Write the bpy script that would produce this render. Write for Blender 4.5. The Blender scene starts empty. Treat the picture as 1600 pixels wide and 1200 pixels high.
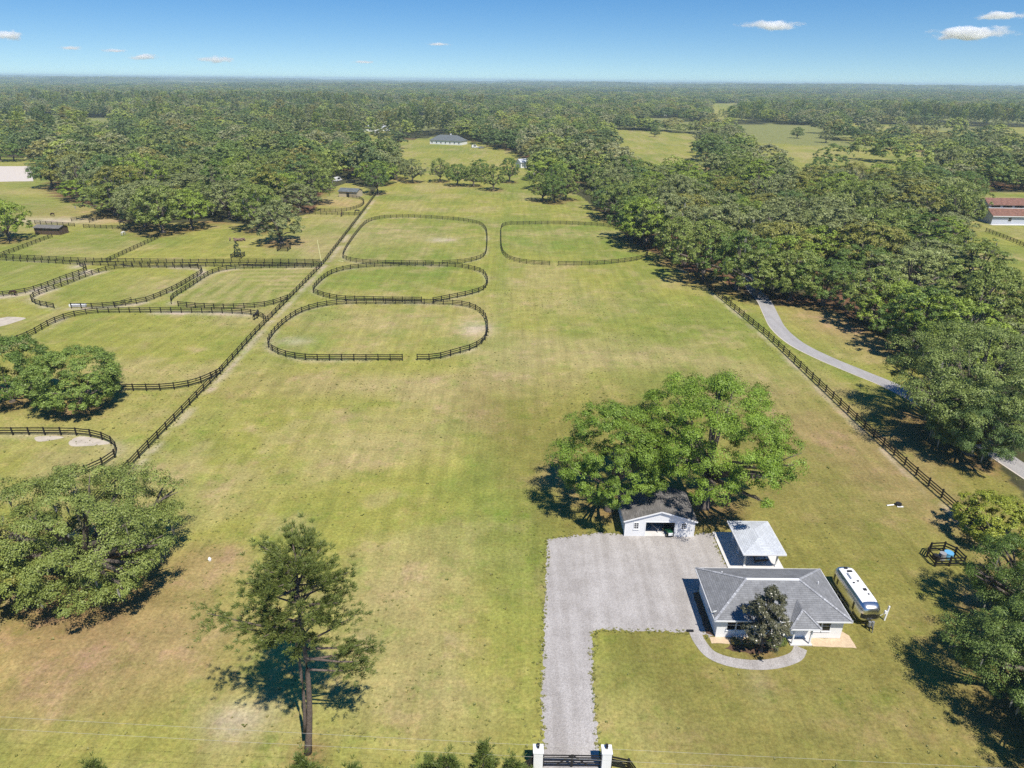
import bpy, bmesh, math, random
import numpy as np
from mathutils import Vector, Matrix, geometry

# ------------------------------------------------------------------ camera, sky, sun, exposure
scene = bpy.context.scene
COL = scene.collection
CAM_H, FPX = 52.0, 1066.0
PITCH = math.atan((600 - 125) / FPX)
ROLL = math.radians(0.58)
_c, _s = math.cos(ROLL), math.sin(ROLL)
cam_data = bpy.data.cameras.new('camera')
cam = bpy.data.objects.new('camera', cam_data)
COL.objects.link(cam)
cam_data.sensor_fit = 'HORIZONTAL'
cam_data.sensor_width = 36.0
cam_data.lens = FPX * 36.0 / 1600.0
cam_data.clip_start = 0.5
cam_data.clip_end = 60000
_right = Vector((1, 0, 0)); _up = Vector((0, math.sin(PITCH), math.cos(PITCH))); _fw = Vector((0, math.cos(PITCH), -math.sin(PITCH)))
_r = _c * _right + _s * _up
_u = -_s * _right + _c * _up
cam.matrix_world = Matrix(((_r.x, _u.x, -_fw.x, 0), (_r.y, _u.y, -_fw.y, 0), (_r.z, _u.z, -_fw.z, CAM_H), (0, 0, 0, 1)))
scene.camera = cam

SUN_EL, SUN_AZ = math.radians(59), math.radians(150)      # azimuth from +Y towards +X
sun_dir = Vector((math.sin(SUN_AZ) * math.cos(SUN_EL), math.cos(SUN_AZ) * math.cos(SUN_EL), math.sin(SUN_EL)))
world = bpy.data.worlds.new('World')
scene.world = world
world.use_nodes = True
wn = world.node_tree.nodes; wl = world.node_tree.links
wn.clear()
sky = wn.new('ShaderNodeTexSky'); sky.sky_type = 'NISHITA'; sky.sun_disc = False
sky.sun_elevation = SUN_EL; sky.sun_rotation = SUN_AZ
sky.altitude = 0; sky.air_density = 1.0; sky.dust_density = 0.0; sky.ozone_density = 2.0
# a very clear day: the deep blue comes down close to the horizon
wtc = wn.new('ShaderNodeTexCoord'); wsp = wn.new('ShaderNodeSeparateXYZ'); wcb = wn.new('ShaderNodeCombineXYZ')
wl.new(wtc.outputs['Generated'], wsp.inputs[0])
def wmath(op, a, b):
    k = wn.new('ShaderNodeMath'); k.operation = op
    for i, v in enumerate((a, b)):
        if isinstance(v, (int, float)): k.inputs[i].default_value = v
        else: wl.new(v, k.inputs[i])
    return k.outputs[0]
_z = wmath('MAXIMUM', wsp.outputs[2], 0.0)
_z4 = wmath('SUBTRACT', 1.0, wmath('POWER', wmath('SUBTRACT', 1.0, _z), 1.2))
_xy = wmath('SQRT', wmath('MAXIMUM', wmath('SUBTRACT', 1.0, wmath('MULTIPLY', _z4, _z4)), 0.0001), 0.0)
_h = wmath('SQRT', wmath('MAXIMUM', wmath('SUBTRACT', 1.0, wmath('MULTIPLY', _z, _z)), 0.0001), 0.0)
_k = wmath('DIVIDE', _xy, _h)
wl.new(wmath('MULTIPLY', wsp.outputs[0], _k), wcb.inputs[0]); wl.new(wmath('MULTIPLY', wsp.outputs[1], _k), wcb.inputs[1])
wl.new(wmath('ADD', _z4, 0.068), wcb.inputs[2]); wl.new(wcb.outputs[0], sky.inputs[0])
hsv = wn.new('ShaderNodeHueSaturation'); hsv.inputs['Saturation'].default_value = 1.45; hsv.inputs['Hue'].default_value = 0.507
bg = wn.new('ShaderNodeBackground'); bg.inputs['Strength'].default_value = 0.093
wo = wn.new('ShaderNodeOutputWorld')
wl.new(sky.outputs[0], hsv.inputs['Color']); wl.new(hsv.outputs[0], bg.inputs['Color']); wl.new(bg.outputs[0], wo.inputs['Surface'])
sd = bpy.data.lights.new('sun', 'SUN'); sd.energy = 4.6; sd.angle = math.radians(0.53); sd.color = (1.0, 0.945, 0.85)
so = bpy.data.objects.new('sun', sd); COL.objects.link(so)
so.rotation_euler = (-sun_dir).to_track_quat('-Z', 'Y').to_euler()
so.location = (60, -80, 200)
scene.view_settings.view_transform = 'Standard'
scene.view_settings.look = 'None'
scene.view_settings.exposure = 0.40
scene.view_settings.gamma = 1.0
scene.view_settings.use_curve_mapping = False
scene.cycles.max_bounces = 12
scene.cycles.diffuse_bounces = 2
scene.cycles.glossy_bounces = 3
scene.cycles.transmission_bounces = 4
scene.cycles.volume_bounces = 10
scene.cycles.transparent_max_bounces = 8
scene.cycles.sample_clamp_indirect = 4.0
scene.cycles.use_denoising = False

# ------------------------------------------------------------------ survey helpers: plan position of a point on the level ground
def G(px, py, z=0.0):
    u0 = (px - 800) / FPX; v0 = (py - 600) / FPX
    u = u0 * _c + v0 * _s; v = -u0 * _s + v0 * _c
    f = math.cos(PITCH) - v * math.sin(PITCH); d = math.sin(PITCH) + v * math.cos(PITCH)
    t = (CAM_H - z) / d
    return (u * t, f * t)
def GL(pts, z=0.0): return [G(a, b, z) for a, b in pts]

rng = np.random.default_rng(7)
rnd = random.Random(11)

# ------------------------------------------------------------------ materials
MATS = {}
def mat(name, col, rough=0.7, metal=0.0, spec=0.3, noise=0.0, nscale=4.0, bump=0.0, bscale=20.0):
    m = bpy.data.materials.new(name); m.use_nodes = True
    nt = m.node_tree; b = nt.nodes['Principled BSDF']
    b.inputs['Roughness'].default_value = rough; b.inputs['Metallic'].default_value = metal
    b.inputs['Specular IOR Level'].default_value = spec
    if noise > 0:
        tc = nt.nodes.new('ShaderNodeTexCoord'); n = nt.nodes.new('ShaderNodeTexNoise')
        n.inputs['Scale'].default_value = nscale; n.inputs['Detail'].default_value = 6; n.inputs['Roughness'].default_value = 0.65
        nt.links.new(tc.outputs['Object'], n.inputs['Vector'])
        r = nt.nodes.new('ShaderNodeMapRange'); r.inputs[1].default_value = 0.3; r.inputs[2].default_value = 0.7
        r.inputs[3].default_value = 1 - noise; r.inputs[4].default_value = 1 + noise
        nt.links.new(n.outputs['Fac'], r.inputs[0])
        mx = nt.nodes.new('ShaderNodeVectorMath'); mx.operation = 'SCALE'; mx.inputs[0].default_value = col
        nt.links.new(r.outputs[0], mx.inputs['Scale'])
        nt.links.new(mx.outputs[0], b.inputs['Base Color'])
    else:
        b.inputs['Base Color'].default_value = (*col, 1)
    if bump > 0:
        tc = nt.nodes.new('ShaderNodeTexCoord'); n = nt.nodes.new('ShaderNodeTexNoise')
        n.inputs['Scale'].default_value = bscale; n.inputs['Detail'].default_value = 4
        nt.links.new(tc.outputs['Object'], n.inputs['Vector'])
        bp = nt.nodes.new('ShaderNodeBump'); bp.inputs['Strength'].default_value = bump; bp.inputs['Distance'].default_value = 0.05
        nt.links.new(n.outputs['Fac'], bp.inputs['Height']); nt.links.new(bp.outputs[0], b.inputs['Normal'])
    MATS[name] = m
    return m

def leaf_mat(name, dark, light, far=False, trans=0.08, rough=0.5, spec=0.35):
    m = bpy.data.materials.new(name); m.use_nodes = True
    nt = m.node_tree; N = nt.nodes; L = nt.links
    N.clear()
    out = N.new('ShaderNodeOutputMaterial')
    at = N.new('ShaderNodeAttribute'); at.attribute_name = 'tint'
    mix = N.new('ShaderNodeMix'); mix.data_type = 'RGBA'
    mix.inputs[6].default_value = (*dark, 1); mix.inputs[7].default_value = (*light, 1)
    L.new(at.outputs['Fac'], mix.inputs[0])
    oi = N.new('ShaderNodeObjectInfo')
    mul = N.new('ShaderNodeMix'); mul.data_type = 'RGBA'; mul.blend_type = 'MULTIPLY'; mul.inputs[0].default_value = 1.0
    L.new(mix.outputs[2], mul.inputs[6])
    if far:
        ramp = N.new('ShaderNodeValToRGB'); cr = ramp.color_ramp
        cr.interpolation = 'CONSTANT'
        pal = [(0.0, (0.62, 0.78, 0.62)), (0.16, (1.0, 1.0, 0.95)), (0.34, (1.3, 1.35, 0.8)), (0.46, (1.35, 1.22, 1.65)),
               (0.60, (0.78, 0.95, 0.62)), (0.74, (1.35, 1.1, 0.95)), (0.84, (0.6, 0.72, 0.72)), (0.93, (1.62, 1.65, 1.0))]
        cr.elements[0].position = 0; cr.elements[0].color = (*[min(c * .6, 1) for c in pal[0][1]], 1)
        cr.elements[1].position = pal[1][0]; cr.elements[1].color = (*[min(c * .6, 1) for c in pal[1][1]], 1)
        for p, c in pal[2:]:
            e = cr.elements.new(p); e.color = (*[min(k * .6, 1) for k in c], 1)
        L.new(oi.outputs['Random'], ramp.inputs[0])
        sc = N.new('ShaderNodeVectorMath'); sc.operation = 'SCALE'; sc.inputs['Scale'].default_value = 1 / .6
        L.new(ramp.outputs[0], sc.inputs[0]); L.new(sc.outputs[0], mul.inputs[7])
    else:
        L.new(oi.outputs['Color'], mul.inputs[7])
    p = N.new('ShaderNodeBsdfPrincipled'); p.inputs['Roughness'].default_value = rough; p.inputs['Specular IOR Level'].default_value = spec
    tr = N.new('ShaderNodeBsdfTranslucent')
    L.new(mul.outputs[2], p.inputs['Base Color']); L.new(mul.outputs[2], tr.inputs['Color'])
    ms = N.new('ShaderNodeMixShader'); ms.inputs[0].default_value = trans
    L.new(p.outputs[0], ms.inputs[1]); L.new(tr.outputs[0], ms.inputs[2]); L.new(ms.outputs[0], out.inputs['Surface'])
    MATS[name] = m
    return m

leaf_mat('oak_leaf', (0.066, 0.094, 0.019), (0.275, 0.325, 0.088))
leaf_mat('wood_leaf', (0.082, 0.104, 0.027), (0.315, 0.350, 0.120), far=True)
leaf_mat('tuft', (0.135, 0.165, 0.034), (0.330, 0.300, 0.100), trans=0.3)
leaf_mat('pine_leaf', (0.045, 0.068, 0.022), (0.150, 0.180, 0.062), trans=0.15)
leaf_mat('magnolia_leaf', (0.035, 0.045, 0.018), (0.160, 0.150, 0.085), trans=0.1, rough=0.35, spec=0.5)
mat('bark', (0.14, 0.115, 0.095), 0.9, noise=0.35, nscale=3, bump=0.6, bscale=6)
mat('pine_bark', (0.15, 0.115, 0.095), 0.9, noise=0.4, nscale=5, bump=0.8, bscale=8)
mat('moss', (0.26, 0.25, 0.21), 0.95, noise=0.2)
mat('fence_black', (0.016, 0.014, 0.013), 0.6, noise=0.4, nscale=2)
mat('white_paint', (0.80, 0.80, 0.79), 0.5, noise=0.03, nscale=1.5)
mat('white_trim', (0.82, 0.82, 0.82), 0.45)
mat('glass', (0.012, 0.014, 0.018), 0.06, spec=0.6)
mat('concrete', (0.62, 0.60, 0.58), 0.85, noise=0.08, nscale=1.2)
mat('dark_metal', (0.03, 0.03, 0.032), 0.45, metal=0.2)
mat('rubber', (0.018, 0.018, 0.018), 0.8)
mat('grey_metal', (0.35, 0.36, 0.37), 0.45, metal=0.5)
mat('tan_wall', (0.48, 0.40, 0.28), 0.85, noise=0.08)
mat('brown_wood', (0.10, 0.065, 0.045), 0.85, noise=0.3, nscale=3)
mat('green_paint', (0.02, 0.12, 0.05), 0.4)
mat('blue_plastic', (0.13, 0.38, 0.62), 0.4)
mat('tank_grey', (0.30, 0.30, 0.31), 0.5)
mat('wire', (0.42, 0.40, 0.34), 0.6)
mat('horse_bay', (0.05, 0.025, 0.016), 0.6, noise=0.2)
mat('horse_grey', (0.62, 0.60, 0.56), 0.7, noise=0.1)
mat('horse_black', (0.015, 0.012, 0.012), 0.5)
mat('yellow_paint', (0.75, 0.70, 0.35), 0.6)
mat('red_paint', (0.30, 0.03, 0.02), 0.4)
mat('mulch', (0.115, 0.068, 0.042), 0.95, noise=0.35, nscale=6, bump=1.0, bscale=25)
mat('tan_paver', (0.55, 0.42, 0.28), 0.9, noise=0.18, nscale=3, bump=0.4, bscale=12)
mat('sand', (0.54, 0.48, 0.42), 0.95, noise=0.1, nscale=0.6)
mat('dry_sand', (0.46, 0.40, 0.32), 0.95, noise=0.2, nscale=0.8)
mat('log_wood', (0.20, 0.13, 0.10), 0.9, noise=0.3)

def shingle(name, col, scale=2.2, var=0.25, nz=0.22):
    m = bpy.data.materials.new(name); m.use_nodes = True
    nt = m.node_tree; N = nt.nodes; L = nt.links; b = N['Principled BSDF']
    b.inputs['Roughness'].default_value = 0.9; b.inputs['Specular IOR Level'].default_value = 0.2
    uv = N.new('ShaderNodeTexCoord')
    br = N.new('ShaderNodeTexBrick'); br.inputs['Scale'].default_value = 1.0
    br.inputs['Brick Width'].default_value = 0.6; br.inputs['Row Height'].default_value = 0.22; br.inputs['Mortar Size'].default_value = 0.02
    br.inputs['Color1'].default_value = (*[c * (1 - var) for c in col], 1); br.inputs['Color2'].default_value = (*[c * (1 + var) for c in col], 1)
    br.inputs['Mortar'].default_value = (*[c * 0.72 for c in col], 1)
    L.new(uv.outputs['UV'], br.inputs['Vector'])
    n = N.new('ShaderNodeTexNoise'); n.inputs['Scale'].default_value = 1.1; n.inputs['Detail'].default_value = 8; n.inputs['Roughness'].default_value = 0.7
    L.new(uv.outputs['Object'], n.inputs['Vector'])
    r = N.new('ShaderNodeMapRange'); r.inputs[1].default_value = 0.3; r.inputs[2].default_value = 0.7; r.inputs[3].default_value = 1 - nz; r.inputs[4].default_value = 1 + nz
    L.new(n.outputs['Fac'], r.inputs[0])
    mx = N.new('ShaderNodeVectorMath'); mx.operation = 'SCALE'
    L.new(br.outputs['Color'], mx.inputs[0]); L.new(r.outputs[0], mx.inputs['Scale']); L.new(mx.outputs[0], b.inputs['Base Color'])
    bp = N.new('ShaderNodeBump'); bp.inputs['Strength'].default_value = 0.5; bp.inputs['Distance'].default_value = 0.02
    L.new(br.outputs['Fac'], bp.inputs['Height']); bp.invert = True
    L.new(bp.outputs[0], b.inputs['Normal'])
    MATS[name] = m
shingle('roof_grey', (0.215, 0.218, 0.225), var=0.10, nz=0.2)
shingle('roof_brown', (0.165, 0.155, 0.145))
shingle('roof_pale', (0.50, 0.525, 0.56), var=0.08, nz=0.12)
shingle('roof_red', (0.22, 0.115, 0.085), nz=0.3)
shingle('roof_dark', (0.13, 0.145, 0.15))

def siding(name, col):
    m = mat(name, col, 0.55, noise=0.03, nscale=1.0)
    nt = m.node_tree; N = nt.nodes; L = nt.links; b = N['Principled BSDF']
    tc = N.new('ShaderNodeTexCoord'); w = N.new('ShaderNodeTexWave'); w.bands_direction = 'Z'; w.wave_profile = 'SAW'
    w.inputs['Scale'].default_value = 1.6
    L.new(tc.outputs['Object'], w.inputs['Vector'])
    bp = N.new('ShaderNodeBump'); bp.inputs['Strength'].default_value = 0.35; bp.inputs['Distance'].default_value = 0.03
    L.new(w.outputs['Fac'], bp.inputs['Height']); L.new(bp.outputs[0], b.inputs['Normal'])
siding('white_siding', (0.80, 0.80, 0.80))
siding('grey_siding', (0.52, 0.55, 0.60))

def gravel(name, c1, c2, c3):
    m = bpy.data.materials.new(name); m.use_nodes = True
    nt = m.node_tree; N = nt.nodes; L = nt.links; b = N['Principled BSDF']
    b.inputs['Roughness'].default_value = 0.95; b.inputs['Specular IOR Level'].default_value = 0.15
    tc = N.new('ShaderNodeTexCoord')
    n1 = N.new('ShaderNodeTexNoise'); n1.inputs['Scale'].default_value = 0.35; n1.inputs['Detail'].default_value = 6; n1.inputs['Roughness'].default_value = 0.6
    n2 = N.new('ShaderNodeTexVoronoi'); n2.inputs['Scale'].default_value = 11.0
    n3 = N.new('ShaderNodeTexNoise'); n3.inputs['Scale'].default_value = 3.0; n3.inputs['Detail'].default_value = 8; n3.inputs['Roughness'].default_value = 0.8
    for n in (n1, n2, n3): L.new(tc.outputs['Object'], n.inputs['Vector'])
    r1 = N.new('ShaderNodeMapRange'); r1.inputs[1].default_value = 0.40; r1.inputs[2].default_value = 0.60
    mpr = N.new('ShaderNodeMapping'); mpr.inputs['Scale'].default_value = (0.9, 0.06, 1); L.new(tc.outputs['Object'], mpr.inputs['Vector'])
    n4 = N.new('ShaderNodeTexNoise'); n4.inputs['Scale'].default_value = 1.0; n4.inputs['Detail'].default_value = 3; L.new(mpr.outputs[0], n4.inputs['Vector'])
    av = N.new('ShaderNodeMath'); av.operation = 'MULTIPLY_ADD'; av.inputs[1].default_value = 0.5; L.new(n4.outputs['Fac'], av.inputs[0])
    hf = N.new('ShaderNodeMath'); hf.operation = 'MULTIPLY'; hf.inputs[1].default_value = 0.5; L.new(n1.outputs['Fac'], hf.inputs[0]); L.new(hf.outputs[0], av.inputs[2])
    L.new(av.outputs[0], r1.inputs[0])
    m1 = N.new('ShaderNodeMix'); m1.data_type = 'RGBA'; m1.inputs[6].default_value = (*c1, 1); m1.inputs[7].default_value = (*c2, 1)
    L.new(r1.outputs[0], m1.inputs[0])
    r3 = N.new('ShaderNodeMapRange'); r3.inputs[1].default_value = 0.5; r3.inputs[2].default_value = 0.75; r3.inputs[4].default_value = 0.6
    L.new(n3.outputs['Fac'], r3.inputs[0])
    m2 = N.new('ShaderNodeMix'); m2.data_type = 'RGBA'; m2.inputs[7].default_value = (*c3, 1)
    L.new(r3.outputs[0], m2.inputs[0]); L.new(m1.outputs[2], m2.inputs[6])
    hs = N.new('ShaderNodeMapRange'); hs.inputs[3].default_value = 0.84; hs.inputs[4].default_value = 1.16
    sep = N.new('ShaderNodeSeparateColor'); L.new(n2.outputs['Color'], sep.inputs[0]); L.new(sep.outputs[0], hs.inputs[0])
    mx = N.new('ShaderNodeVectorMath'); mx.operation = 'SCALE'
    L.new(m2.outputs[2], mx.inputs[0]); L.new(hs.outputs[0], mx.inputs['Scale']); L.new(mx.outputs[0], b.inputs['Base Color'])
    bp = N.new('ShaderNodeBump'); bp.inputs['Strength'].default_value = 0.6; bp.inputs['Distance'].default_value = 0.04
    L.new(n2.outputs['Distance'], bp.inputs['Height']); L.new(bp.outputs[0], b.inputs['Normal'])
    MATS[name] = m
gravel('gravel', (0.318, 0.294, 0.274), (0.415, 0.390, 0.370), (0.29, 0.25, 0.215))
gravel('asphalt_pale', (0.315, 0.30, 0.29), (0.37, 0.355, 0.345), (0.28, 0.265, 0.25))
gravel('bare_soil', (0.40, 0.31, 0.21), (0.52, 0.44, 0.35), (0.30, 0.22, 0.13))

def ground_mat():
    m = bpy.data.materials.new('grass_ground'); m.use_nodes = True
    nt = m.node_tree; N = nt.nodes; L = nt.links; b = N['Principled BSDF']
    b.inputs['Roughness'].default_value = 0.95; b.inputs['Specular IOR Level'].default_value = 0.1
    at = N.new('ShaderNodeAttribute'); at.attribute_name = 'gcol'
    geo = N.new('ShaderNodeNewGeometry')
    def noise(scale, det, rough=0.65):
        n = N.new('ShaderNodeTexNoise'); n.inputs['Scale'].default_value = scale; n.inputs['Detail'].default_value = det; n.inputs['Roughness'].default_value = rough
        L.new(geo.outputs['Position'], n.inputs['Vector']); return n
    a = noise(0.28, 8, 0.72); f = noise(2.6, 5, 0.8); h = noise(0.9, 5, 0.7)
    def rng_(n, lo, hi, a0=0.3, a1=0.7):
        r = N.new('ShaderNodeMapRange'); r.inputs[1].default_value = a0; r.inputs[2].default_value = a1; r.inputs[3].default_value = lo; r.inputs[4].default_value = hi
        L.new(n.outputs['Fac'], r.inputs[0]); return r
    def snoise(sx, sy, det):
        mp = N.new('ShaderNodeMapping'); mp.inputs['Scale'].default_value = (sx, sy, 1)
        L.new(geo.outputs['Position'], mp.inputs['Vector'])
        n = N.new('ShaderNodeTexNoise'); n.inputs['Scale'].default_value = 1.0; n.inputs['Detail'].default_value = det; n.inputs['Roughness'].default_value = 0.7
        L.new(mp.outputs[0], n.inputs['Vector']); return n
    st1 = snoise(0.75, 0.05, 4); st2 = snoise(0.10, 0.55, 5); pt = noise(0.13, 10, 0.74); gr = noise(0.21, 9, 0.72)
    ra = rng_(a, 0.80, 1.20); rf = rng_(f, 0.56, 1.44, 0.28, 0.72); rh = rng_(h, 0, 1, 0.45, 0.72)
    r1 = rng_(st1, 0.86, 1.14); r2 = rng_(st2, 0.94, 1.06)
    def mulv(p_, q_):
        mm = N.new('ShaderNodeMath'); mm.operation = 'MULTIPLY'; L.new(p_, mm.inputs[0]); L.new(q_, mm.inputs[1]); return mm.outputs[0]
    val = mulv(mulv(ra.outputs[0], rf.outputs[0]), mulv(r1.outputs[0], r2.outputs[0]))
    def tintmix(src_, fac_, col_):
        t_ = N.new('ShaderNodeMix'); t_.data_type = 'RGBA'; t_.blend_type = 'MULTIPLY'; t_.inputs[7].default_value = (*col_, 1)
        L.new(fac_, t_.inputs[0]); L.new(src_, t_.inputs[6]); return t_.outputs[2]
    rp = rng_(pt, 0, 1, 0.53, 0.66); rg = rng_(gr, 0, 1, 0.54, 0.68)
    c_ = tintmix(at.outputs['Color'], rh.outputs[0], (1.14, 1.03, 1.08))          # straw-coloured blades among the green
    c_ = tintmix(c_, rp.outputs[0], (1.22, 1.07, 1.45))                            # dried-out patches
    c_ = tintmix(c_, rg.outputs[0], (0.74, 0.90, 0.66))                            # lusher patches
    mx = N.new('ShaderNodeVectorMath'); mx.operation = 'SCALE'
    L.new(c_, mx.inputs[0]); L.new(val, mx.inputs['Scale']); L.new(mx.outputs[0], b.inputs['Base Color'])
    bp = N.new('ShaderNodeBump'); bp.inputs['Strength'].default_value = 0.5; bp.inputs['Distance'].default_value = 0.12
    L.new(f.outputs['Fac'], bp.inputs['Height']); L.new(bp.outputs[0], b.inputs['Normal'])
    MATS['ground'] = m
ground_mat()

def aluminium():
    m = mat('aluminium', (0.80, 0.79, 0.77), 0.30, metal=1.0)
    nt = m.node_tree; N = nt.nodes; L = nt.links; b = N['Principled BSDF']
    tc = N.new('ShaderNodeTexCoord'); n = N.new('ShaderNodeTexNoise'); n.inputs['Scale'].default_value = 1.2; n.inputs['Detail'].default_value = 2
    L.new(tc.outputs['Object'], n.inputs['Vector'])
    bp = N.new('ShaderNodeBump'); bp.inputs['Strength'].default_value = 0.12; bp.inputs['Distance'].default_value = 0.05
    L.new(n.outputs['Fac'], bp.inputs['Height']); L.new(bp.outputs[0], b.inputs['Normal'])
aluminium()

# ------------------------------------------------------------------ mesh helpers
class MB:
    def __init__(s): s.v = []; s.f = []
    def add(s, vs, fs):
        o = len(s.v); s.v += [tuple(p) for p in vs]; s.f += [tuple(o + i for i in f) for f in fs]; return s
    def box(s, x0, x1, y0, y1, z0, z1):
        return s.add([(x0, y0, z0), (x1, y0, z0), (x1, y1, z0), (x0, y1, z0), (x0, y0, z1), (x1, y0, z1), (x1, y1, z1), (x0, y1, z1)],
                     [(0, 3, 2, 1), (4, 5, 6, 7), (0, 1, 5, 4), (1, 2, 6, 5), (2, 3, 7, 6), (3, 0, 4, 7)])
    def tube(s, path, radii, n=7, cap=True):
        path = [Vector(p) for p in path]; rings = []
        vs = []; fs = []
        for i, p in enumerate(path):
            d = (path[min(i + 1, len(path) - 1)] - path[max(i - 1, 0)]).normalized()
            a = d.cross(Vector((0, 0, 1)))
            if a.length < 0.05: a = d.cross(Vector((1, 0, 0)))
            a.normalize(); b = d.cross(a)
            r = radii[i] if hasattr(radii, '__len__') else radii
            for k in range(n):
                t = 2 * math.pi * k / n
                vs.append(p + a * (r * math.cos(t)) + b * (r * math.sin(t)))
        for i in range(len(path) - 1):
            for k in range(n):
                fs.append((i * n + k, i * n + (k + 1) % n, (i + 1) * n + (k + 1) % n, (i + 1) * n + k))
        if cap:
            fs.append(tuple(range(n - 1, -1, -1))); fs.append(tuple((len(path) - 1) * n + k for k in range(n)))
        return s.add(vs, fs)
    def bar(s, a, b, w, h):
        a = Vector(a); b = Vector(b); d = (b - a).normalized()
        side = d.cross(Vector((0, 0, 1)))
        if side.length < 0.05: side = Vector((1, 0, 0))
        side.normalize(); up = side.cross(d)
        q = []
        for p in (a, b):
            for i, j in ((-1, -1), (1, -1), (1, 1), (-1, 1)): q.append(p + side * (w / 2 * i) + up * (h / 2 * j))
        return s.add(q, [(0, 1, 2, 3), (7, 6, 5, 4), (0, 4, 5, 1), (1, 5, 6, 2), (2, 6, 7, 3), (3, 7, 4, 0)])
    def disc(s, c, axis, r, w, n=14):
        c = Vector(c); a = Vector(axis).normalized()
        return s.tube([c - a * w / 2, c + a * w / 2], r, n)
    def prism(s, outline, axis_pts):                     # outline in (a,b), swept between two offsets along the third axis
        return s
    def mesh(s, name):
        me = bpy.data.meshes.new(name); me.from_pydata(s.v, [], s.f); me.update(); return me
    def build(s, name, m, parent=None, smooth=False, loc=None, uv=False):
        me = s.mesh(name); me.materials.append(MATS[m])
        if smooth:
            for p in me.polygons: p.use_smooth = True
        if uv: plane_uv(me)
        return link(name, me, parent, loc)
def plane_uv(me):
    l = me.uv_layers.new(name='UVMap')
    for p in me.polygons:
        n = p.normal; d = Vector((n.x, n.y, 0))
        e = Vector((-n.y, n.x, 0)).normalized() if d.length > 1e-3 else Vector((1, 0, 0))
        g = n.cross(e)
        for li in p.loop_indices:
            co = me.vertices[me.loops[li].vertex_index].co
            l.data[li].uv = (co.dot(e), co.dot(g))
def link(name, data, parent=None, loc=None):
    o = bpy.data.objects.new(name, data); COL.objects.link(o)
    if parent is not None: o.parent = parent
    if loc is not None: o.location = loc
    return o
def tag(o, label=None, cat=None, group=None, kind=None):
    if label: o['label'] = label
    if cat: o['category'] = cat
    if group: o['group'] = group
    if kind: o['kind'] = kind
    return o
def empty(name, loc, rz=0.0, label=None, cat=None, group=None):
    o = bpy.data.objects.new(name, None); COL.objects.link(o); o.empty_display_size = 0.5
    o.location = loc; o.rotation_euler = (0, 0, rz)
    return tag(o, label, cat, group)
def np_mesh(name, V, Q, tint=None):
    V = np.asarray(V, np.float32); Q = np.asarray(Q, np.int32)
    me = bpy.data.meshes.new(name)
    k = Q.shape[1]
    me.vertices.add(len(V)); me.vertices.foreach_set('co', V.ravel())
    me.loops.add(Q.size); me.loops.foreach_set('vertex_index', Q.ravel())
    me.polygons.add(len(Q)); me.polygons.foreach_set('loop_start', np.arange(len(Q), dtype=np.int32) * k)
    try: me.polygons.foreach_set('loop_total', np.full(len(Q), k, np.int32))
    except Exception: pass
    if tint is not None:
        a = me.attributes.new('tint', 'FLOAT', 'POINT'); a.data.foreach_set('value', np.asarray(tint, np.float32))
    me.update(calc_edges=True)
    return me
def vnoise(x, y, scale, seed, octaves=4, gain=0.55):
    out = np.zeros_like(x); amp = 1.0; tot = 0
    for o in range(octaves):
        r = np.random.default_rng(seed * 31 + o); lat = r.random((256, 256))
        u = x / scale; v = y / scale
        iu = np.floor(u).astype(int); iv = np.floor(v).astype(int); fu = u - iu; fv = v - iv
        fu = fu * fu * (3 - 2 * fu); fv = fv * fv * (3 - 2 * fv)
        a = lat[iu % 256, iv % 256]; b = lat[(iu + 1) % 256, iv % 256]; c = lat[iu % 256, (iv + 1) % 256]; d = lat[(iu + 1) % 256, (iv + 1) % 256]
        out += amp * ((a * (1 - fu) + b * fu) * (1 - fv) + (c * (1 - fu) + d * fu) * fv); tot += amp
        amp *= gain; scale /= 2.03
    return out / tot
def seg_dist(x, y, pts, closed=False):
    d = np.full(x.shape, 1e9); n = len(pts)
    for i in range(n if closed else n - 1):
        ax, ay = pts[i]; bx, by = pts[(i + 1) % n]
        dx, dy = bx - ax, by - ay; L = dx * dx + dy * dy + 1e-9
        t = np.clip(((x - ax) * dx + (y - ay) * dy) / L, 0, 1)
        d = np.minimum(d, np.hypot(x - ax - t * dx, y - ay - t * dy))
    return d
def inside(x, y, pts):
    c = np.zeros(x.shape, bool); n = len(pts); j = n - 1
    for i in range(n):
        xi, yi = pts[i]; xj, yj = pts[j]
        if yi != yj:
            c ^= ((yi > y) != (yj > y)) & (x < (xj - xi) * (y - yi) / (yj - yi) + xi)
        j = i
    return c
def catmull(pts, closed=False, k=8):
    n = len(pts); out = []
    rngi = range(n if closed else n - 1)
    for i in rngi:
        p0 = pts[(i - 1) % n] if closed or i > 0 else pts[i]
        p1 = pts[i]; p2 = pts[(i + 1) % n]
        p3 = pts[(i + 2) % n] if closed or i + 2 < n else p2
        for s in range(k):
            t = s / k
            out.append(tuple(0.5 * ((2 * b) + (c - a) * t + (2 * a - 5 * b + 4 * c - d) * t * t + (3 * b - a - 3 * c + d) * t ** 3)
                             for a, b, c, d in zip(p0, p1, p2, p3)))
    if not closed: out.append(pts[-1])
    return out

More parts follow.
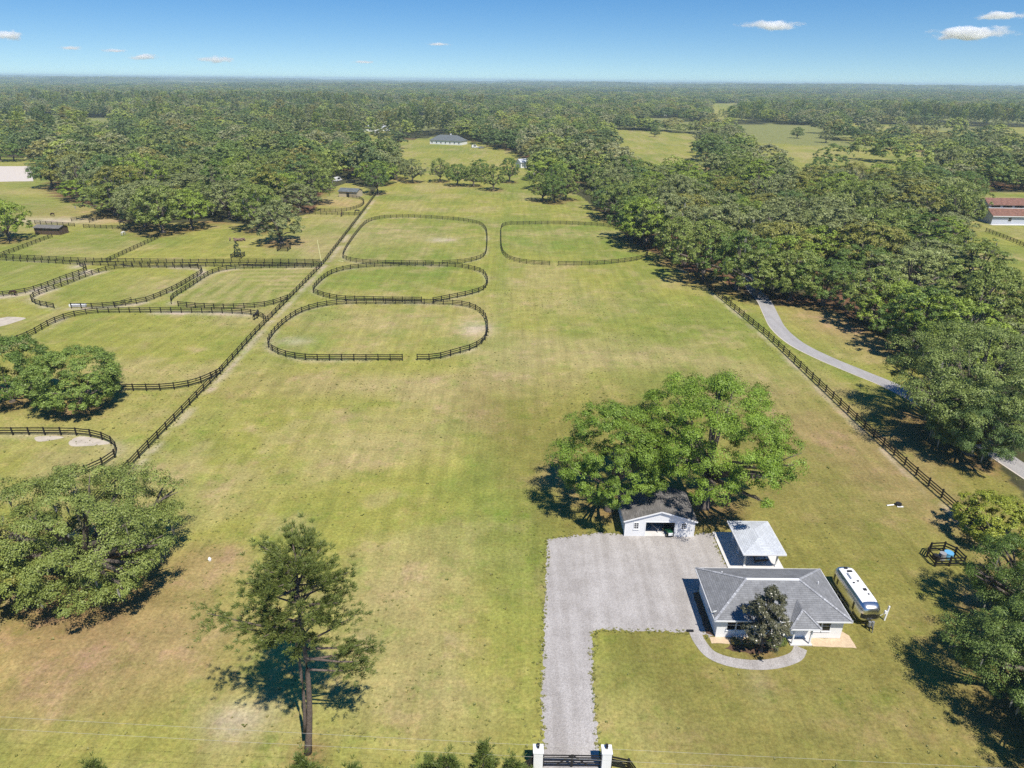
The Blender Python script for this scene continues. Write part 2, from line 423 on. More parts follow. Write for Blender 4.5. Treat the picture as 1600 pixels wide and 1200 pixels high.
# ------------------------------------------------------------------ plan of the place
F = {}                                                    # fence lines on the ground
F['right'] = [(59.6, 68.0)] + GL([(1492, 797), (1435, 747), (1350, 670), (1200, 527), (1107, 450), (1040, 400), (1012, 381), (985, 355)])
F['left'] = [(-54.2, 46.0)] + GL([(8, 940), (222, 712), (345, 584), (400, 522), (505, 414), (565, 335), (588, 304)])
def arc_pts(front_gap_left, rest): return rest
OV = {}
OV['near'] = catmull(GL([(652, 563), (682, 562), (712, 554), (739, 546), (757, 533), (762, 515), (757, 495), (738, 482), (712, 477), (657, 475), (597, 475), (537, 475.5), (500, 480), (470, 489), (446, 504), (426, 524), (419, 541), (430, 551), (445, 557), (470, 562), (500, 563.5), (560, 563.5), (629, 563.5)]))
OV['middle'] = catmull(GL([(677, 473), (712, 466), (735, 461), (755, 454), (762, 443), (758, 431), (746, 424), (717, 418), (690, 416.5), (640, 416), (585, 417), (560, 419), (535, 423), (515, 430), (499, 442), (489, 456), (500, 462), (515, 466.5), (540, 470), (600, 471.5), (659, 472)]))
OV['far'] = catmull(GL([(691, 413.5), (725, 411), (747, 406), (758, 399), (761, 385), (761, 367), (757, 357), (745, 350), (710, 344.5), (650, 340.5), (607, 341), (585, 344), (570, 351), (557, 366), (543, 386), (536, 402), (543, 407), (555, 410), (580, 412.5), (620, 413.5), (677, 414)]))
OV['right'] = catmull(GL([(872, 415), (930, 414), (975, 410), (1003, 405), (1012, 398), (1008, 390), (993, 378), (972, 362), (955, 356), (930, 353), (870, 350.5), (820, 351), (793, 352), (784, 356), (783, 370), (784, 390), (790, 401), (802, 408), (825, 412.5), (859, 414.5)]))
F['loop_big'] = catmull(GL([(-60, 610), (-30, 560), (47, 526), (75, 510), (98, 500), (125, 493), (155, 489.5), (200, 489), (280, 489), (357, 490), (390, 492), (408, 496), (416, 503)]))
F['loop_big_front'] = catmull(GL([(60, 613), (190, 611), (227, 611), (270, 609), (310, 601), (345, 585)]))
F['corner'] = catmull(GL([(-80, 680), (0, 680), (85, 680), (125, 681), (152, 685), (174, 694), (183, 706), (179, 716), (165, 726), (130, 742), (105, 752)]))
F['diamond'] = catmull(GL([(112, 482), (142, 482), (174, 480), (207, 476), (232, 471), (270, 455), (303, 436), (316, 427), (313, 421), (300, 419.5), (250, 418.5), (205, 418.5), (172, 422), (135, 433), (100, 447), (60, 461), (49, 470), (60, 477), (85, 482)]))
F['striped'] = catmull(GL([(268, 475), (272, 466), (300, 448), (330, 429), (360, 421.5), (400, 419.5), (450, 419), (500, 418)]))
F['striped_front'] = catmull(GL([(279, 479), (315, 482), (357, 483), (400, 481), (425, 477), (450, 468.5)]))
F['cross'] = GL([(-60, 402), (0, 407), (125, 414), (200, 416.3), (310, 417), (400, 416.5), (503, 415.5)])
F['cross_rear'] = GL([(0, 403), (60, 406), (130, 409.5), (200, 410.5), (310, 411.5), (400, 411), (502, 411.5)])
F['diagonal'] = GL([(167, 410), (247, 373)])
F['diagonal_left'] = GL([(0, 402), (82, 371)])
F['loop_left'] = catmull(GL([(-30, 468), (6, 463), (50, 456), (100, 438), (130, 427), (136, 421), (125, 416)]))
F['rear_left'] = GL([(55, 350), (117, 354)])
F['rear_mid'] = GL([(131, 356), (212, 359)])
F['lane_a'] = GL([(112, 346), (175, 332)])
F['lane_b'] = GL([(140, 348), (178, 336)])
F['round_pen'] = catmull(GL([(545, 309), (561, 311), (569, 317), (562, 324), (540, 330), (510, 331), (490, 328)]))
F['pen_line'] = GL([(484, 335), (563, 337)])
F['barn_line'] = GL([(1540, 362), (1575, 375), (1615, 392)])

# clear ground (no wood): the farm, the house clearing, the far pastures
CLEAR = {
 'farm': GL([(-700, 1400), (-700, 330), (0, 292), (45, 300), (150, 325), (205, 352), (330, 345), (395, 352), (480, 335), (575, 318), (583, 300), (600, 283), (690, 286), (770, 292), (830, 292), (905, 305), (955, 345), (985, 378), (1035, 402), (1100, 440), (1185, 478), (1290, 478), (1400, 540), (1490, 640), (1700, 900), (1900, 1400)]),
 'house': GL([(610, 222), (680, 214), (745, 222), (800, 238), (845, 258), (830, 275), (800, 290), (605, 285), (635, 262)]),
 'pasture': GL([(935, 201), (1095, 209), (1110, 243), (1010, 242), (960, 225)]),
 'pasture_band': GL([(1130, 212), (1290, 228), (1420, 236), (1510, 246), (1440, 253), (1310, 247), (1190, 240)]),
 'pasture_far': GL([(1310, 192), (1700, 202), (1700, 212), (1420, 206), (1330, 201)]),
 'pasture_top': GL([(1105, 161), (1162, 161), (1152, 173), (1108, 174)]),
 'arena': GL([(-400, 240), (55, 246), (80, 275), (72, 300), (-400, 300)]),
 'barn': GL([(1530, 352), (1545, 345), (1720, 352), (1720, 420), (1590, 385), (1545, 368)]),
 'pen': GL([(488, 336), (505, 298), (545, 285), (578, 296), (580, 320)]),
 'barn_body': GL([(1508, 300), (1720, 300), (1720, 357), (1508, 357)]),
 'white_houses': GL([(560, 200), (612, 200), (612, 210), (560, 210)]),
}
# ------------------------------------------------------------------ trees: mesh variants
def frame(n):
    n = n / np.linalg.norm(n, axis=1, keepdims=True)
    ref = np.where(np.abs(n[:, 2:3]) > 0.9, np.array([[1., 0, 0]]), np.array([[0, 0, 1.]]))
    a = np.cross(n, ref); a /= np.linalg.norm(a, axis=1, keepdims=True)
    return a, np.cross(n, a)
def quads(P, Nn, size, aspect, r, tint):
    """leaf sprays: one four-cornered blade at each point, turned at random about its normal"""
    a, b = frame(Nn); t = r.random(len(P)) * 2 * np.pi
    e = a * np.cos(t)[:, None] + b * np.sin(t)[:, None]; f = np.cross(Nn / np.linalg.norm(Nn, axis=1, keepdims=True), e)
    s = (size * (0.5 + 1.1 * r.random(len(P)) ** 1.5))[:, None]
    V = np.stack([P - e * s * 0.5, P + f * s * 0.5 * aspect, P + e * s * 0.5, P - f * s * 0.5 * aspect], 1).reshape(-1, 3)
    V[:] += r.normal(0, 1, V.shape) * size * 0.06
    Q = np.arange(len(P) * 4).reshape(-1, 4)
    return V, Q, np.repeat(tint, 4)
def unit(r, n):
    v = r.normal(size=(n, 3)); return v / np.linalg.norm(v, axis=1, keepdims=True)

def oak_variant(seed, R, Ht, base, n_lobes, n_sub, n_leaf, leaf, lobe=(0.2, 0.33), taper=0.0, dense=False, droop=0.0, irregular=0.22, low=-0.3, limbs=9, trunk_r=0.5, moss=0, lift=0.0):
    """returns (crown mesh, trunk mesh, moss mesh or None); crown radius R, total height Ht, crown starts at base"""
    r = np.random.default_rng(seed)
    zc = base + (Ht - base) * 0.36; up = (Ht - zc) * 0.80; dn = (zc - base) * 0.85
    ph = r.random(3) * 6.28
    C = []; RL = []
    gold = math.pi * (3 - 5 ** .5)
    for i in range(n_lobes):
        z = 1 - (i + 0.5) / n_lobes * (1 - low)
        z = min(1, max(low, z + r.normal() * 0.13)); rad = math.sqrt(max(0, 1 - z * z)); th = i * gold + r.normal() * 0.45
        k = 1 + irregular * (math.sin(2 * th + ph[0]) * 0.5 + math.sin(3 * th + ph[1]) * 0.4 + math.sin(5 * th + ph[2]) * 0.3) + r.normal() * 0.09
        if dense: inner = r.uniform(0.74, 0.86)
        else: inner = 0.93 * math.sqrt(r.uniform(0.60, 1.0)) if r.random() > 0.15 else r.uniform(0.3, 0.65)
        if taper: k *= 1 - taper * max(0.0, (z + 0.5) / 1.5)
        inner_z = 0.5 * inner + 0.42
        c = np.array([math.cos(th) * rad * R * inner * k, math.sin(th) * rad * R * inner * k, zc + z * (up if z > 0 else dn) * inner_z * (0.85 + 0.15 * k)])
        C.append(c); RL.append(R * r.uniform(*lobe) * (0.8 if z < 0 else 1))
    Ps, Ns, Ts = [], [], []
    ctr = np.array([0, 0, zc - 0.2 * (Ht - base)])
    for c, rl in zip(C, RL):
        tl = r.random()
        n_sub_ = n_sub
        d = unit(r, n_sub) + (c - ctr) / (np.linalg.norm(c - ctr) + 1e-6) * (0.8 if dense else 0.65) + np.array([0, 0, 0.25 if dense else 0.45])
        d /= np.linalg.norm(d, axis=1, keepdims=True)
        sc = c + d * rl * (0.62 + 0.36 * r.random((n_sub, 1))) * np.array([1, 1, 0.85 if dense else 0.68])
        for s_, dd in zip(sc, d):
            ts = 0.55 * tl + 0.45 * r.random()
            g = np.clip(r.normal(size=(n_leaf, 3)), -1.7, 1.7) * rl * 0.20 * np.array([1, 1, 0.6])
            if droop: g[:, 2] -= np.hypot(g[:, 0], g[:, 1]) * droop
            Ps.append(s_ + g)
            Ns.append(dd * 0.75 + np.array([0, 0, 0.45]) + unit(r, n_leaf) * 0.55 + g / (rl * 0.4) * 0.45)
            Ts.append(np.clip(0.12 + ts * 0.5 + r.random(n_leaf) * 0.36, 0, 1))
    P = np.concatenate(Ps); Nn = np.concatenate(Ns); T = np.concatenate(Ts)
    keep = P[:, 2] > 0.25
    P, Nn, T = P[keep], Nn[keep], T[keep]
    V, Q, tt = quads(P, Nn, leaf, 0.62, r, T)
    crown = np_mesh('crown', V, Q, tt)
    crown.materials.append(MATS['oak_leaf'])
    mb = MB()
    top = base + (zc - base) * 0.4 + lift
    mb.tube([(0, 0, -0.3), (0, 0, 0.25), (0.05 * R * r.normal() * .3, 0.02, top * 0.5), (0.1, 0.1, top)], [trunk_r * 1.7, trunk_r * 1.2, trunk_r, trunk_r * 0.85], 9)
    far_ = np.argsort([-math.hypot(q[0], q[1]) for q in C])[:limbs // 2]
    idx = sorted(set(far_) | set(r.choice(n_lobes, size=min(limbs, n_lobes) // 2 + 1, replace=False)))
    for i in idx:
        c = C[i]; p0 = np.array([0.1, 0.1, top * r.uniform(0.7, 1.0)])
        m1 = p0 * 0.62 + c * 0.38 + np.array([0, 0, 0.10 * R * r.random()]); m2 = p0 * 0.25 + c * 0.75
        tr = trunk_r * r.uniform(0.4, 0.65)
        mb.tube([p0, m1, m2, c], [tr, tr * 0.7, tr * 0.45, tr * 0.15], 6)
        for q in range(2):
            e = c + unit(r, 1)[0] * RL[i] * 1.0
            mb.tube([m2, (m2 + e) / 2 + np.array([0, 0, .2]), e], [tr * 0.35, tr * 0.22, tr * 0.08], 5)
    tm = mb.mesh('trunk'); tm.materials.append(MATS['bark'])
    for p in tm.polygons: p.use_smooth = True
    mm = None
    if moss:
        cand = np.array(C); rl = np.array(RL)
        k = r.integers(0, len(cand), moss)
        d = unit(r, moss); d[:, 2] = -np.abs(d[:, 2]) * 0.5
        A = cand[k] + d * rl[k][:, None] * 0.85
        ln = r.uniform(0.4, 1.8, moss); w = r.uniform(0.08, 0.2, moss); t = r.random(moss) * 6.28
        e = np.stack([np.cos(t) * w, np.sin(t) * w, np.zeros(moss)], 1)
        bt = A - np.stack([np.zeros(moss), np.zeros(moss), ln], 1)
        md = (A + bt) / 2
        V = np.stack([A - e * .6, A + e * .6, md + e, bt + e * 0.15, bt - e * 0.15, md - e], 1).reshape(-1, 3); V[:, 2] = np.maximum(V[:, 2], 0.3)
        mm = np_mesh('moss', V, np.arange(moss * 6).reshape(-1, 6)); mm.materials.append(MATS['moss'])
    return crown, tm, mm

def pine_variant(seed, Ht, base, R, n_br, tuft, leaf, n_need, lean=(0, 0), trunk_r=0.34, long_branch=None, profile='round'):
    r = np.random.default_rng(seed); mb = MB()
    def axis(z):
        t = z / Ht
        return np.array([lean[0] * t + 0.25 * math.sin(t * 5), lean[1] * t + 0.2 * math.sin(t * 4 + 1), z])
    zs = np.linspace(-0.3, Ht * 0.985, 14)
    mb.tube([axis(z) for z in zs], [trunk_r * (1.25 if z < 0.4 else 1) * max(0.1, 1 - 0.80 * max(0, z) / Ht) for z in zs], 9)
    if profile == 'round' and leaf < 0.5:                # second stem grown against the first
        z2 = np.linspace(2.5, Ht * 0.72, 9)
        mb.tube([axis(z) + np.array([-0.26 - 0.02 * z, -0.16, 0]) for z in z2], [trunk_r * 0.55 * (1 - 0.6 * z / Ht) for z in z2], 8)
    P, Nn, T = [], [], []
    def spray(c, out, s, tl):
        k = n_need
        u = unit(r, k); u[:, 2] = np.abs(u[:, 2]) * 0.9 - 0.1
        u = u * 0.8 + out * 0.5
        P.append(c + u * s * (0.35 + 0.5 * r.random((k, 1)))); Nn.append(np.cross(u, unit(r, k)) + np.array([0, 0, 0.15])); T.append(np.clip(0.5 * tl + 0.5 * r.random(k), 0, 1))
        DIR.append(u)
    DIR = []
    brs = []
    for i in range(n_br):
        t = (i + r.random()) / n_br
        z = base + (Ht - base) * t
        th = i * 2.4 + r.normal() * 0.4
        if profile == 'round':
            rr = R * math.sqrt(max(0.02, 1 - ((t - 0.52) / 0.60) ** 2)) * r.uniform(0.75, 1.08)
            if t < 0.25: rr *= r.choice([0.35, 0.7, 1.05])
        else:
            rr = R * (1 - t) ** 0.75 * r.uniform(0.7, 1.1) + 0.3
        el = -0.15 + 0.75 * t
        brs.append((z, th, rr, el))
    if long_branch: brs += long_branch
    for z, th, rr, el in brs:
        a = axis(z); out = np.array([math.cos(th) * math.cos(el), math.sin(th) * math.cos(el), math.sin(el)])
        e = a + out * rr + np.array([0, 0, 0.10 * rr]); m = (a + e) / 2 + np.array([0, 0, -0.03 * rr])
        mb.tube([a, m, e], [0.035 + 0.018 * rr, 0.025 + 0.010 * rr, 0.02], 5)
        nt = max(3, int(tuft * rr))
        tl = r.random()
        for k in range(nt):
            s = (0.52 if profile == 'round' else 0.25) + (0.5 if profile == 'round' else 0.78) * (k + r.random()) / nt
            p = a * (1 - s) + e * s + r.normal(size=3) * np.array([0.16, 0.16, 0.07]) * rr * (0.3 + 0.6 * s)
            spray(p, out, leaf * 1.5, 0.6 * tl + 0.4 * r.random())
    for k in range(int(tuft * 1.5)):
        spray(axis(Ht) + r.normal(size=3) * np.array([0.35, 0.35, 0.4]), np.array([0, 0, 1.]), leaf * 1.5, r.random())
    P = np.concatenate(P); Nn = np.concatenate(Nn); T = np.concatenate(T); D = np.concatenate(DIR)
    Nn /= np.linalg.norm(Nn, axis=1, keepdims=True); D /= np.linalg.norm(D, axis=1, keepdims=True)
    wid = 0.13 if leaf > 0.8 else 0.085
    W = np.cross(Nn, D); s = leaf * (0.7 + 0.6 * r.random((len(P), 1)))
    V = np.stack([P - D * s * 0.6, P + W * s * wid, P + D * s * 0.6, P - W * s * wid], 1).reshape(-1, 3)
    cr = np_mesh('crown', V, np.arange(len(P) * 4).reshape(-1, 4), np.repeat(T, 4)); cr.materials.append(MATS['pine_leaf'])
    tm = mb.mesh('trunk'); tm.materials.append(MATS['pine_bark'])
    for p in tm.polygons: p.use_smooth = True
    return cr, tm, None

TINT = {'deep': (0.70, 0.88, 0.58), 'mid': (1.12, 1.14, 0.88), 'bright': (1.30, 1.42, 0.66), 'grey': (1.25, 1.15, 1.55), 'olive': (1.35, 1.10, 0.85), 'pale': (1.6, 1.5, 1.75), 'bluegreen': (0.74, 0.92, 0.95), 'silver': (1.9, 1.55, 3.6)}
TREES = []                                               # (x, y, radius) of everything planted near, for the leaf litter
def plant(name, variant, x, y, scale=(1, 1, 1), rz=0.0, tint='mid', label=None, cat='tree', group=None, litter=None, crown_mat=None):
    cr, tm, mm = variant
    root = empty(name, (x, y, 0), rz, label, cat, group); root.scale = scale
    col = TINT[tint] if isinstance(tint, str) else tint
    c = link('crown', cr, root); c.color = (*col, 1)
    link('trunk', tm, root)
    if mm: tag(link('moss', mm, root), kind='stuff')
    if litter: TREES.append((x, y, litter))
    return root, c

# near trees
V_T1 = oak_variant(1, 10.8, 14.6, 0.7, 260, 15, 38, 0.17, lobe=(0.09, 0.18), limbs=22, trunk_r=0.8, moss=110, irregular=0.24, low=-0.85)
V_LIVE = oak_variant(2, 11.5, 17.5, 1.8, 240, 15, 36, 0.185, lobe=(0.09, 0.19), limbs=28, trunk_r=0.85, moss=90, irregular=0.28, low=-0.6)
V_PEC_L = oak_variant(3, 7.6, 17.6, 2.0, 170, 16, 36, 0.17, lobe=(0.11, 0.20), droop=0.3, limbs=14, trunk_r=0.5, irregular=0.14, low=-0.6)
V_PEC_R = oak_variant(4, 11.0, 20.4, 2.8, 260, 15, 38, 0.175, lobe=(0.09, 0.18), droop=0.3, limbs=22, trunk_r=0.72, irregular=0.15, low=-0.4)
V_BUSHY = oak_variant(5, 7.7, 12.6, 0.1, 190, 14, 26, 0.21, lobe=(0.11, 0.19), low=-0.8, limbs=8, trunk_r=0.4, irregular=0.14, dense=True)
V_SHRUB = oak_variant(6, 4.8, 7.0, 0.1, 150, 12, 20, 0.18, lobe=(0.12, 0.20), low=-0.85, limbs=2, trunk_r=0.25, irregular=0.06, dense=True)
V_MAG = oak_variant(8, 2.3, 9.9, 0.3, 70, 12, 13, 0.20, lobe=(0.20, 0.32), low=-0.8, limbs=10, trunk_r=0.16, irregular=0.2, taper=0.5, dense=True)
BARE = oak_variant(90, 7.5, 14.0, 1.5, 90, 7, 5, 0.22, lobe=(0.12, 0.24), limbs=60, trunk_r=0.45, moss=0, irregular=0.2, low=-0.5)
TALL = [oak_variant(91 + i, 5.6, 18.5, 2.0, 90, 9, 18, 0.33, lobe=(0.13, 0.25), limbs=10, trunk_r=0.45, irregular=0.2, low=-0.7) for i in range(2)]
MIDS = [oak_variant(20 + i, 8.5, 14.0 + 0.8 * (i % 4), 0.9 + 0.5 * (i % 2), 135, 9, 18, 0.33, lobe=(0.10, 0.20), limbs=14, trunk_r=0.6, moss=(60 if i % 2 else 0), irregular=0.18 + 0.05 * (i % 4), low=-0.6) for i in range(9)]
FARV = [oak_variant(40 + i, 8.0, 13.0 + 1.2 * i, 0.8, 84, 8, 13, 0.50, lobe=(0.11, 0.22), limbs=4, trunk_r=0.5, irregular=0.24, low=-0.5) for i in range(4)]
PINE = pine_variant(60, 20.2, 12.6, 3.9, 56, 9.0, 0.26, 32, lean=(1.7, 0.3), trunk_r=0.30, long_branch=[(13.4, math.pi - 0.1, 7.4, 0.04), (13.1, math.pi, 5.4, 0.04), (10.6, -0.1, 5.2, -0.05), (9.4, 0.1, 4.4, -0.2), (11.6, 0.0, 5.0, 0.02), (12.2, 0.6, 4.4, 0.05), (10.4, 0.3, 4.8, -0.1)])
PINE_Y = pine_variant(61, 10.0, 2.0, 2.3, 44, 11, 0.27, 26, trunk_r=0.16, profile='cone')
PINE_F = pine_variant(62, 18.0, 5.0, 3.6, 26, 2.3, 1.0, 10, trunk_r=0.3)

plant('oak_tree', V_T1, -47.0, 60.6, rz=0.6, scale=(0.96, 0.96, 1.08), tint=(1.12, 1.12, 0.95), label='wide mossy live oak at the lower left, crown reaching over the board fence', group='oaks standing alone', litter=11)
plant('oak_tree', V_LIVE, -61.5, 53.0, rz=2.1, tint='olive', label='oak cut by the left edge of the picture, behind the wide mossy live oak', group='oaks standing alone', litter=11)
plant('pine_tree', PINE, -16.9, 39.7, label='tall lone pine with bare forked trunk and rounded top in the front lawn', tint=(1.5, 1.45, 1.0), litter=2.5)
plant('pine_tree', PINE, -54.5, 40.5, rz=-0.35, scale=(1, 1, 0.9), label='pine beyond the left edge with only branch tips reaching in at the lower left', tint='mid')
plant('pecan_tree', V_PEC_L, 13.0, 76.0, rz=0.3, tint=(0.90, 1.12, 0.50), label='rounded dark green shade tree behind the left corner of the garage', litter=4)
plant('pecan_tree', V_PEC_R, 25.8, 77.0, rz=1.0, scale=(0.95, 0.95, 1.06), tint=(1.02, 1.27, 0.50), label='big bright green shade tree with thick trunk behind the right corner of the garage', litter=6)
plant('magnolia_tree', V_MAG, 25.2, 51.7, tint=(1, 1, 1), label='slim brown green magnolia in front of the house wall', litter=2.2)[1]
for o in bpy.data.objects:
    if o.data is V_MAG[0]: o.data.materials[0] = MATS['magnolia_leaf']
plant('round_shrub', V_SHRUB, 60.0, 70.2, tint=(1.45, 1.35, 0.55), label='dense rounded yellow green shrub at the near end of the right board fence', cat='shrub')
plant('oak_tree', V_T1, 55.4, 54.0, rz=3.6, scale=(0.72, 0.72, 0.88), tint='deep', label='dark oak right of the small fenced pump pen', group='oaks at the lower right edge', litter=8)
plant('oak_tree', V_LIVE, 48.2, 45.2, rz=0.9, scale=(0.68, 0.68, 0.74), tint=(0.85, 0.98, 0.80), label='grey green oak at the right edge below the pump pen, shading the lawn', group='oaks at the lower right edge', litter=8)
plant('oak_tree', V_T1, 48.5, 37.0, rz=5.0, scale=(0.66, 0.66, 0.85), tint='mid', label='oak in the bottom right corner whose shadow crosses the lawn', group='oaks at the lower right edge', litter=7)
plant('oak_tree', V_LIVE, 73.6, 99.0, rz=4.2, scale=(1.16, 1.16, 1.16), tint=(1.08, 1.12, 1.0), label='huge spreading live oak at the right edge over the paved drive', group='oaks along the paved drive', litter=13)
plant('oak_tree', V_T1, 70.5, 92.0, rz=1.9, scale=(0.72, 0.72, 0.95), tint='bluegreen', label='smaller oak casting its shadow over the right board fence', group='oaks along the paved drive', litter=8)
plant('oak_tree', V_LIVE, 92.0, 96.0, rz=1.2, scale=(0.95, 0.95, 0.95), tint='mid', label='oak half out of the picture right of the huge spreading live oak', group='oaks along the paved drive', litter=11)
plant('bushy_oak', V_BUSHY, -73.6, 105.0, rz=0.4, tint=(1.0, 1.15, 0.8), label='dome shaped bushy oak branching from the ground in the left paddocks', litter=6)
plant('bushy_oak', V_BUSHY, -87.0, 107.0, rz=2.4, scale=(0.95, 0.95, 1.12), tint='deep', label='bushy oak at the left edge beside the dome shaped one', litter=6)
for i, (px, py, sc, z) in enumerate([(478, 1188, 0.95, 9.4), (548, 1198, 0.8, 8.0), (664, 1194, 0.85, 8.4), (697, 1196, 0.95, 9.4), (760, 1174, 0.88, 8.8), (806, 1190, 0.9, 9.0), (140, 1192, 0.75, 7.5)]):
    x, y = G(px, py, z)
    plant('young_pine', PINE_Y, x, y, scale=(sc, sc, sc), rz=i * 1.3, tint=(1.35, 1.4, 0.9), group='young pines along the bottom edge',
          label=['young pine top at the bottom edge under the lone pine', 'young pine top just right of the lone pine foot', 'young pine top at the bottom edge, first left of the gate group', 'young pine top second in the group left of the gate', 'tallest young pine top left of the gate', 'young pine top touching the left gate pillar', 'young pine tip at the bottom left edge'][i])

# middle-distance trees set by hand: (px of foot, radius, height, tint, variant, label)
HAND = [
 (848, 314, 6.5, 14, 'mid', 'left tree of the small grove at the head of the field'),
 (866, 317, 6.5, 14.5, 'deep', 'middle tree of the small grove at the head of the field'),
 (884, 312, 7, 15, 'mid', 'right tree of the small grove at the head of the field'),
 (868, 303, 7, 15, 'deep', 'rear tree of the small grove at the head of the field'),
 (988, 374, 8.5, 19, 'deep', 'dark oak shading the corner of the right hand oval paddock'),
 (965, 345, 8, 18, 'mid', 'oak at the wood edge above the right hand oval paddock'),
 (1012, 378, 7.5, 16, 'deep', 'oak over the end of the right board fence'),
 (590, 303, 7.0, 15.5, 'deep', 'dark round oak at the far end of the left board fence'),
 (255, 364, 10.5, 21, 'mid', 'broad oak at the near corner of the left wood above the pasture'),
 (228, 356, 10.0, 21, 'grey', 'mossy oak left of the broad corner oak'),
 (300, 357, 8.5, 17, 'bright', 'bright green oak right of the broad corner oak'),
 (440, 380, 9.0, 16, 'grey', 'grey green low oak beside the small square tree guard'),
 (405, 360, 9.5, 18, 'mid', 'oak between the grey low oak and the left wood'),
 (15, 376, 8.0, 17, 'bright', 'bright oak at the left edge by the run-in shed'),
 (-25, 372, 8.0, 16, 'bright', 'oak at the left edge cut in half by the picture'),
 (645, 285, 7.0, 14, 'grey', 'first oak of the row below the far house, beside the dark round oak'),
 (688, 284, 6.5, 13, 'mid', 'second oak of the row below the far house'),
 (715, 290, 6.5, 14, 'deep', 'third oak of the row below the far house'),
 (740, 291, 6.0, 13, 'mid', 'fourth oak of the row below the far house'),
 (750, 283, 6.0, 14, 'deep', 'fifth oak of the row below the far house'),
 (771, 297, 6.5, 14, 'mid', 'oak standing forward of the row below the far house'),
 (796, 285, 6.0, 14, 'deep', 'last oak of the row below the far house, by the white shed'),
 (620, 280, 8.0, 15, 'grey', 'oak behind the dark round oak'),
 (118, 296, 12, 21, 'olive', 'browning oak beside the pale sand arena'),
 (1098, 436, 10, 19, 'mid', 'oak overhanging the right board fence at the near end of the wood'),
 (1150, 452, 9, 17, 'deep', 'oak at the near corner of the right wood above the drive bend'),
 (1235, 468, 9, 16, 'mid', 'oak beside the bend of the paved drive'),
 (1285, 478, 8, 15, 'deep', 'oak shading the bare ground right of the drive bend'),
 (1360, 505, 9, 16, 'mid', 'oak at the edge of the bare ground beside the drive'),
 (1430, 555, 9, 16, 'deep', 'oak at the right end of the bare ground beside the drive'),
 (1480, 575, 9, 15, 'bright', 'light green oak behind the huge spreading live oak'),
 (1390, 520, 8, 15, 'bright', 'light green oak between the bare ground and the right wood'),
 (1180, 464, 8, 15, 'mid', 'oak over the place where the paved drive enters the wood'),
 (1222, 448, 8, 16, 'bright', 'light oak right behind the drive bend'),
 (1290, 223, 7, 13, 'grey', 'lone grey oak in the far right pasture band'),
 (1352, 226, 7, 12, 'olive', 'brownish oak in the far right pasture band'),
 (1376, 224, 7, 13, 'mid', 'oak right of the brownish one in the far pasture band'),
 (1150, 212, 8, 13, 'deep', 'dark oak between the two far right pastures'),
 (1245, 216, 7, 12, 'deep', 'dark oak at the rear of the far right pasture band'),
 (1023, 214, 5, 9, 'deep', 'small dark tree in the rear of the far middle pasture'),
 (1060, 412, 9, 18, 'mid', 'oak over the right board fence where the wood begins'),
 (1455, 356, 10, 17, 'grey', 'broad grey oak left of the red roofed barn'),
 (985, 285, 8, 15, 'olive', 'round olive oak above the right wood'),
 (905, 262, 8, 15, 'grey', 'grey oak right of the white shed'),
 (1330, 300, 8, 15, 'silver', 'silvery leafless looking tree in the middle of the right wood'),
 (1305, 300, 7, 14, 'silver', 'second silvery tree touching the silvery leafless looking one'),
]
placed = []
for i, (px, py, R, h, t, lab) in enumerate(HAND):
    x, y = G(px, py)
    v = BARE if t == 'silver' else MIDS[i % len(MIDS)]
    plant('oak_tree', v, x, y, scale=(R / 8.5, R / 8.5, h / 15.0), rz=rnd.random() * 6.28, tint=t, label=lab, group='oaks at the wood edges and in rows', litter=R * 1.05)
    placed.append((x, y, R))

# the woods, filled tree by tree
def proj(x, y, z):
    d = CAM_H - z
    zc = y * math.cos(PITCH) + d * math.sin(PITCH); v = (-y * math.sin(PITCH) + d * math.cos(PITCH)) / zc; u = x / zc
    return 800 + FPX * (u * _c - v * _s), 600 + FPX * (u * _s + v * _c)
def scatter(y0, y1, sp, seed, margin=60):
    r = np.random.default_rng(seed)
    xs = np.arange(-0.86 * y1 - margin, 0.86 * y1 + margin, sp); ys = np.arange(y0, y1, sp)
    X, Y = np.meshgrid(xs, ys); X = X + ((np.arange(len(ys)) % 2) * sp / 2)[:, None]
    X = (X + r.uniform(-.38, .38, X.shape) * sp).ravel(); Y = (Y + r.uniform(-.38, .38, Y.shape) * sp).ravel()
    k = (np.abs(X) < 0.84 * Y + margin) & (Y > 60)
    X, Y = X[k], Y[k]
    H_ = r.uniform(11, 21, len(X))
    return X, Y, H_
def free(X, Y, H_, view=True):
    ok = np.ones(len(X), bool)
    for nm, poly in CLEAR.items():
        ok &= ~inside(X, Y, poly)
        if view and nm != 'farm':                          # nothing tall right in front of an open view
            for q in (0.45, 0.9):
                f = CAM_H / (CAM_H - H_ * q)
                ok &= ~inside(X * f, Y * f, poly)
    return ok
X, Y, Hh = scatter(64, 560, 15.2, 5)
ok = free(X, Y, Hh)
X, Y, Hh = X[ok], Y[ok], Hh[ok]
for (a, b, R) in placed:
    k = np.hypot(X - a, Y - b) > R * 0.85; X, Y, Hh = X[k], Y[k], Hh[k]
DRIVE = catmull([(76.5, 30), (77, 60), (76.5, 80), (75.3, 92)] + GL([(1472, 645), (1400, 606), (1345, 583), (1290, 560), (1245, 537), (1217, 513), (1205, 492)]) + [(65.6, 172), (66.5, 184), (70, 197), (78, 209), (92, 218), (110, 222)])
k = (seg_dist(X, Y, DRIVE) > 5.5) & ~((X > 60) & (Y < 118)) & ~((X < -50) & (Y < 120)); X, Y, Hh = X[k], Y[k], Hh[k]
BARN_XY = (195.0, 282.0)
k = ~((X > BARN_XY[0] - 11) & (X < 240) & (Y > 262) & (Y < 303)); X, Y, Hh = X[k], Y[k], Hh[k]
order = np.argsort(Y)
X, Y, Hh = X[order], Y[order], Hh[order]
NIND = min(255, len(X))
WOODS = {}
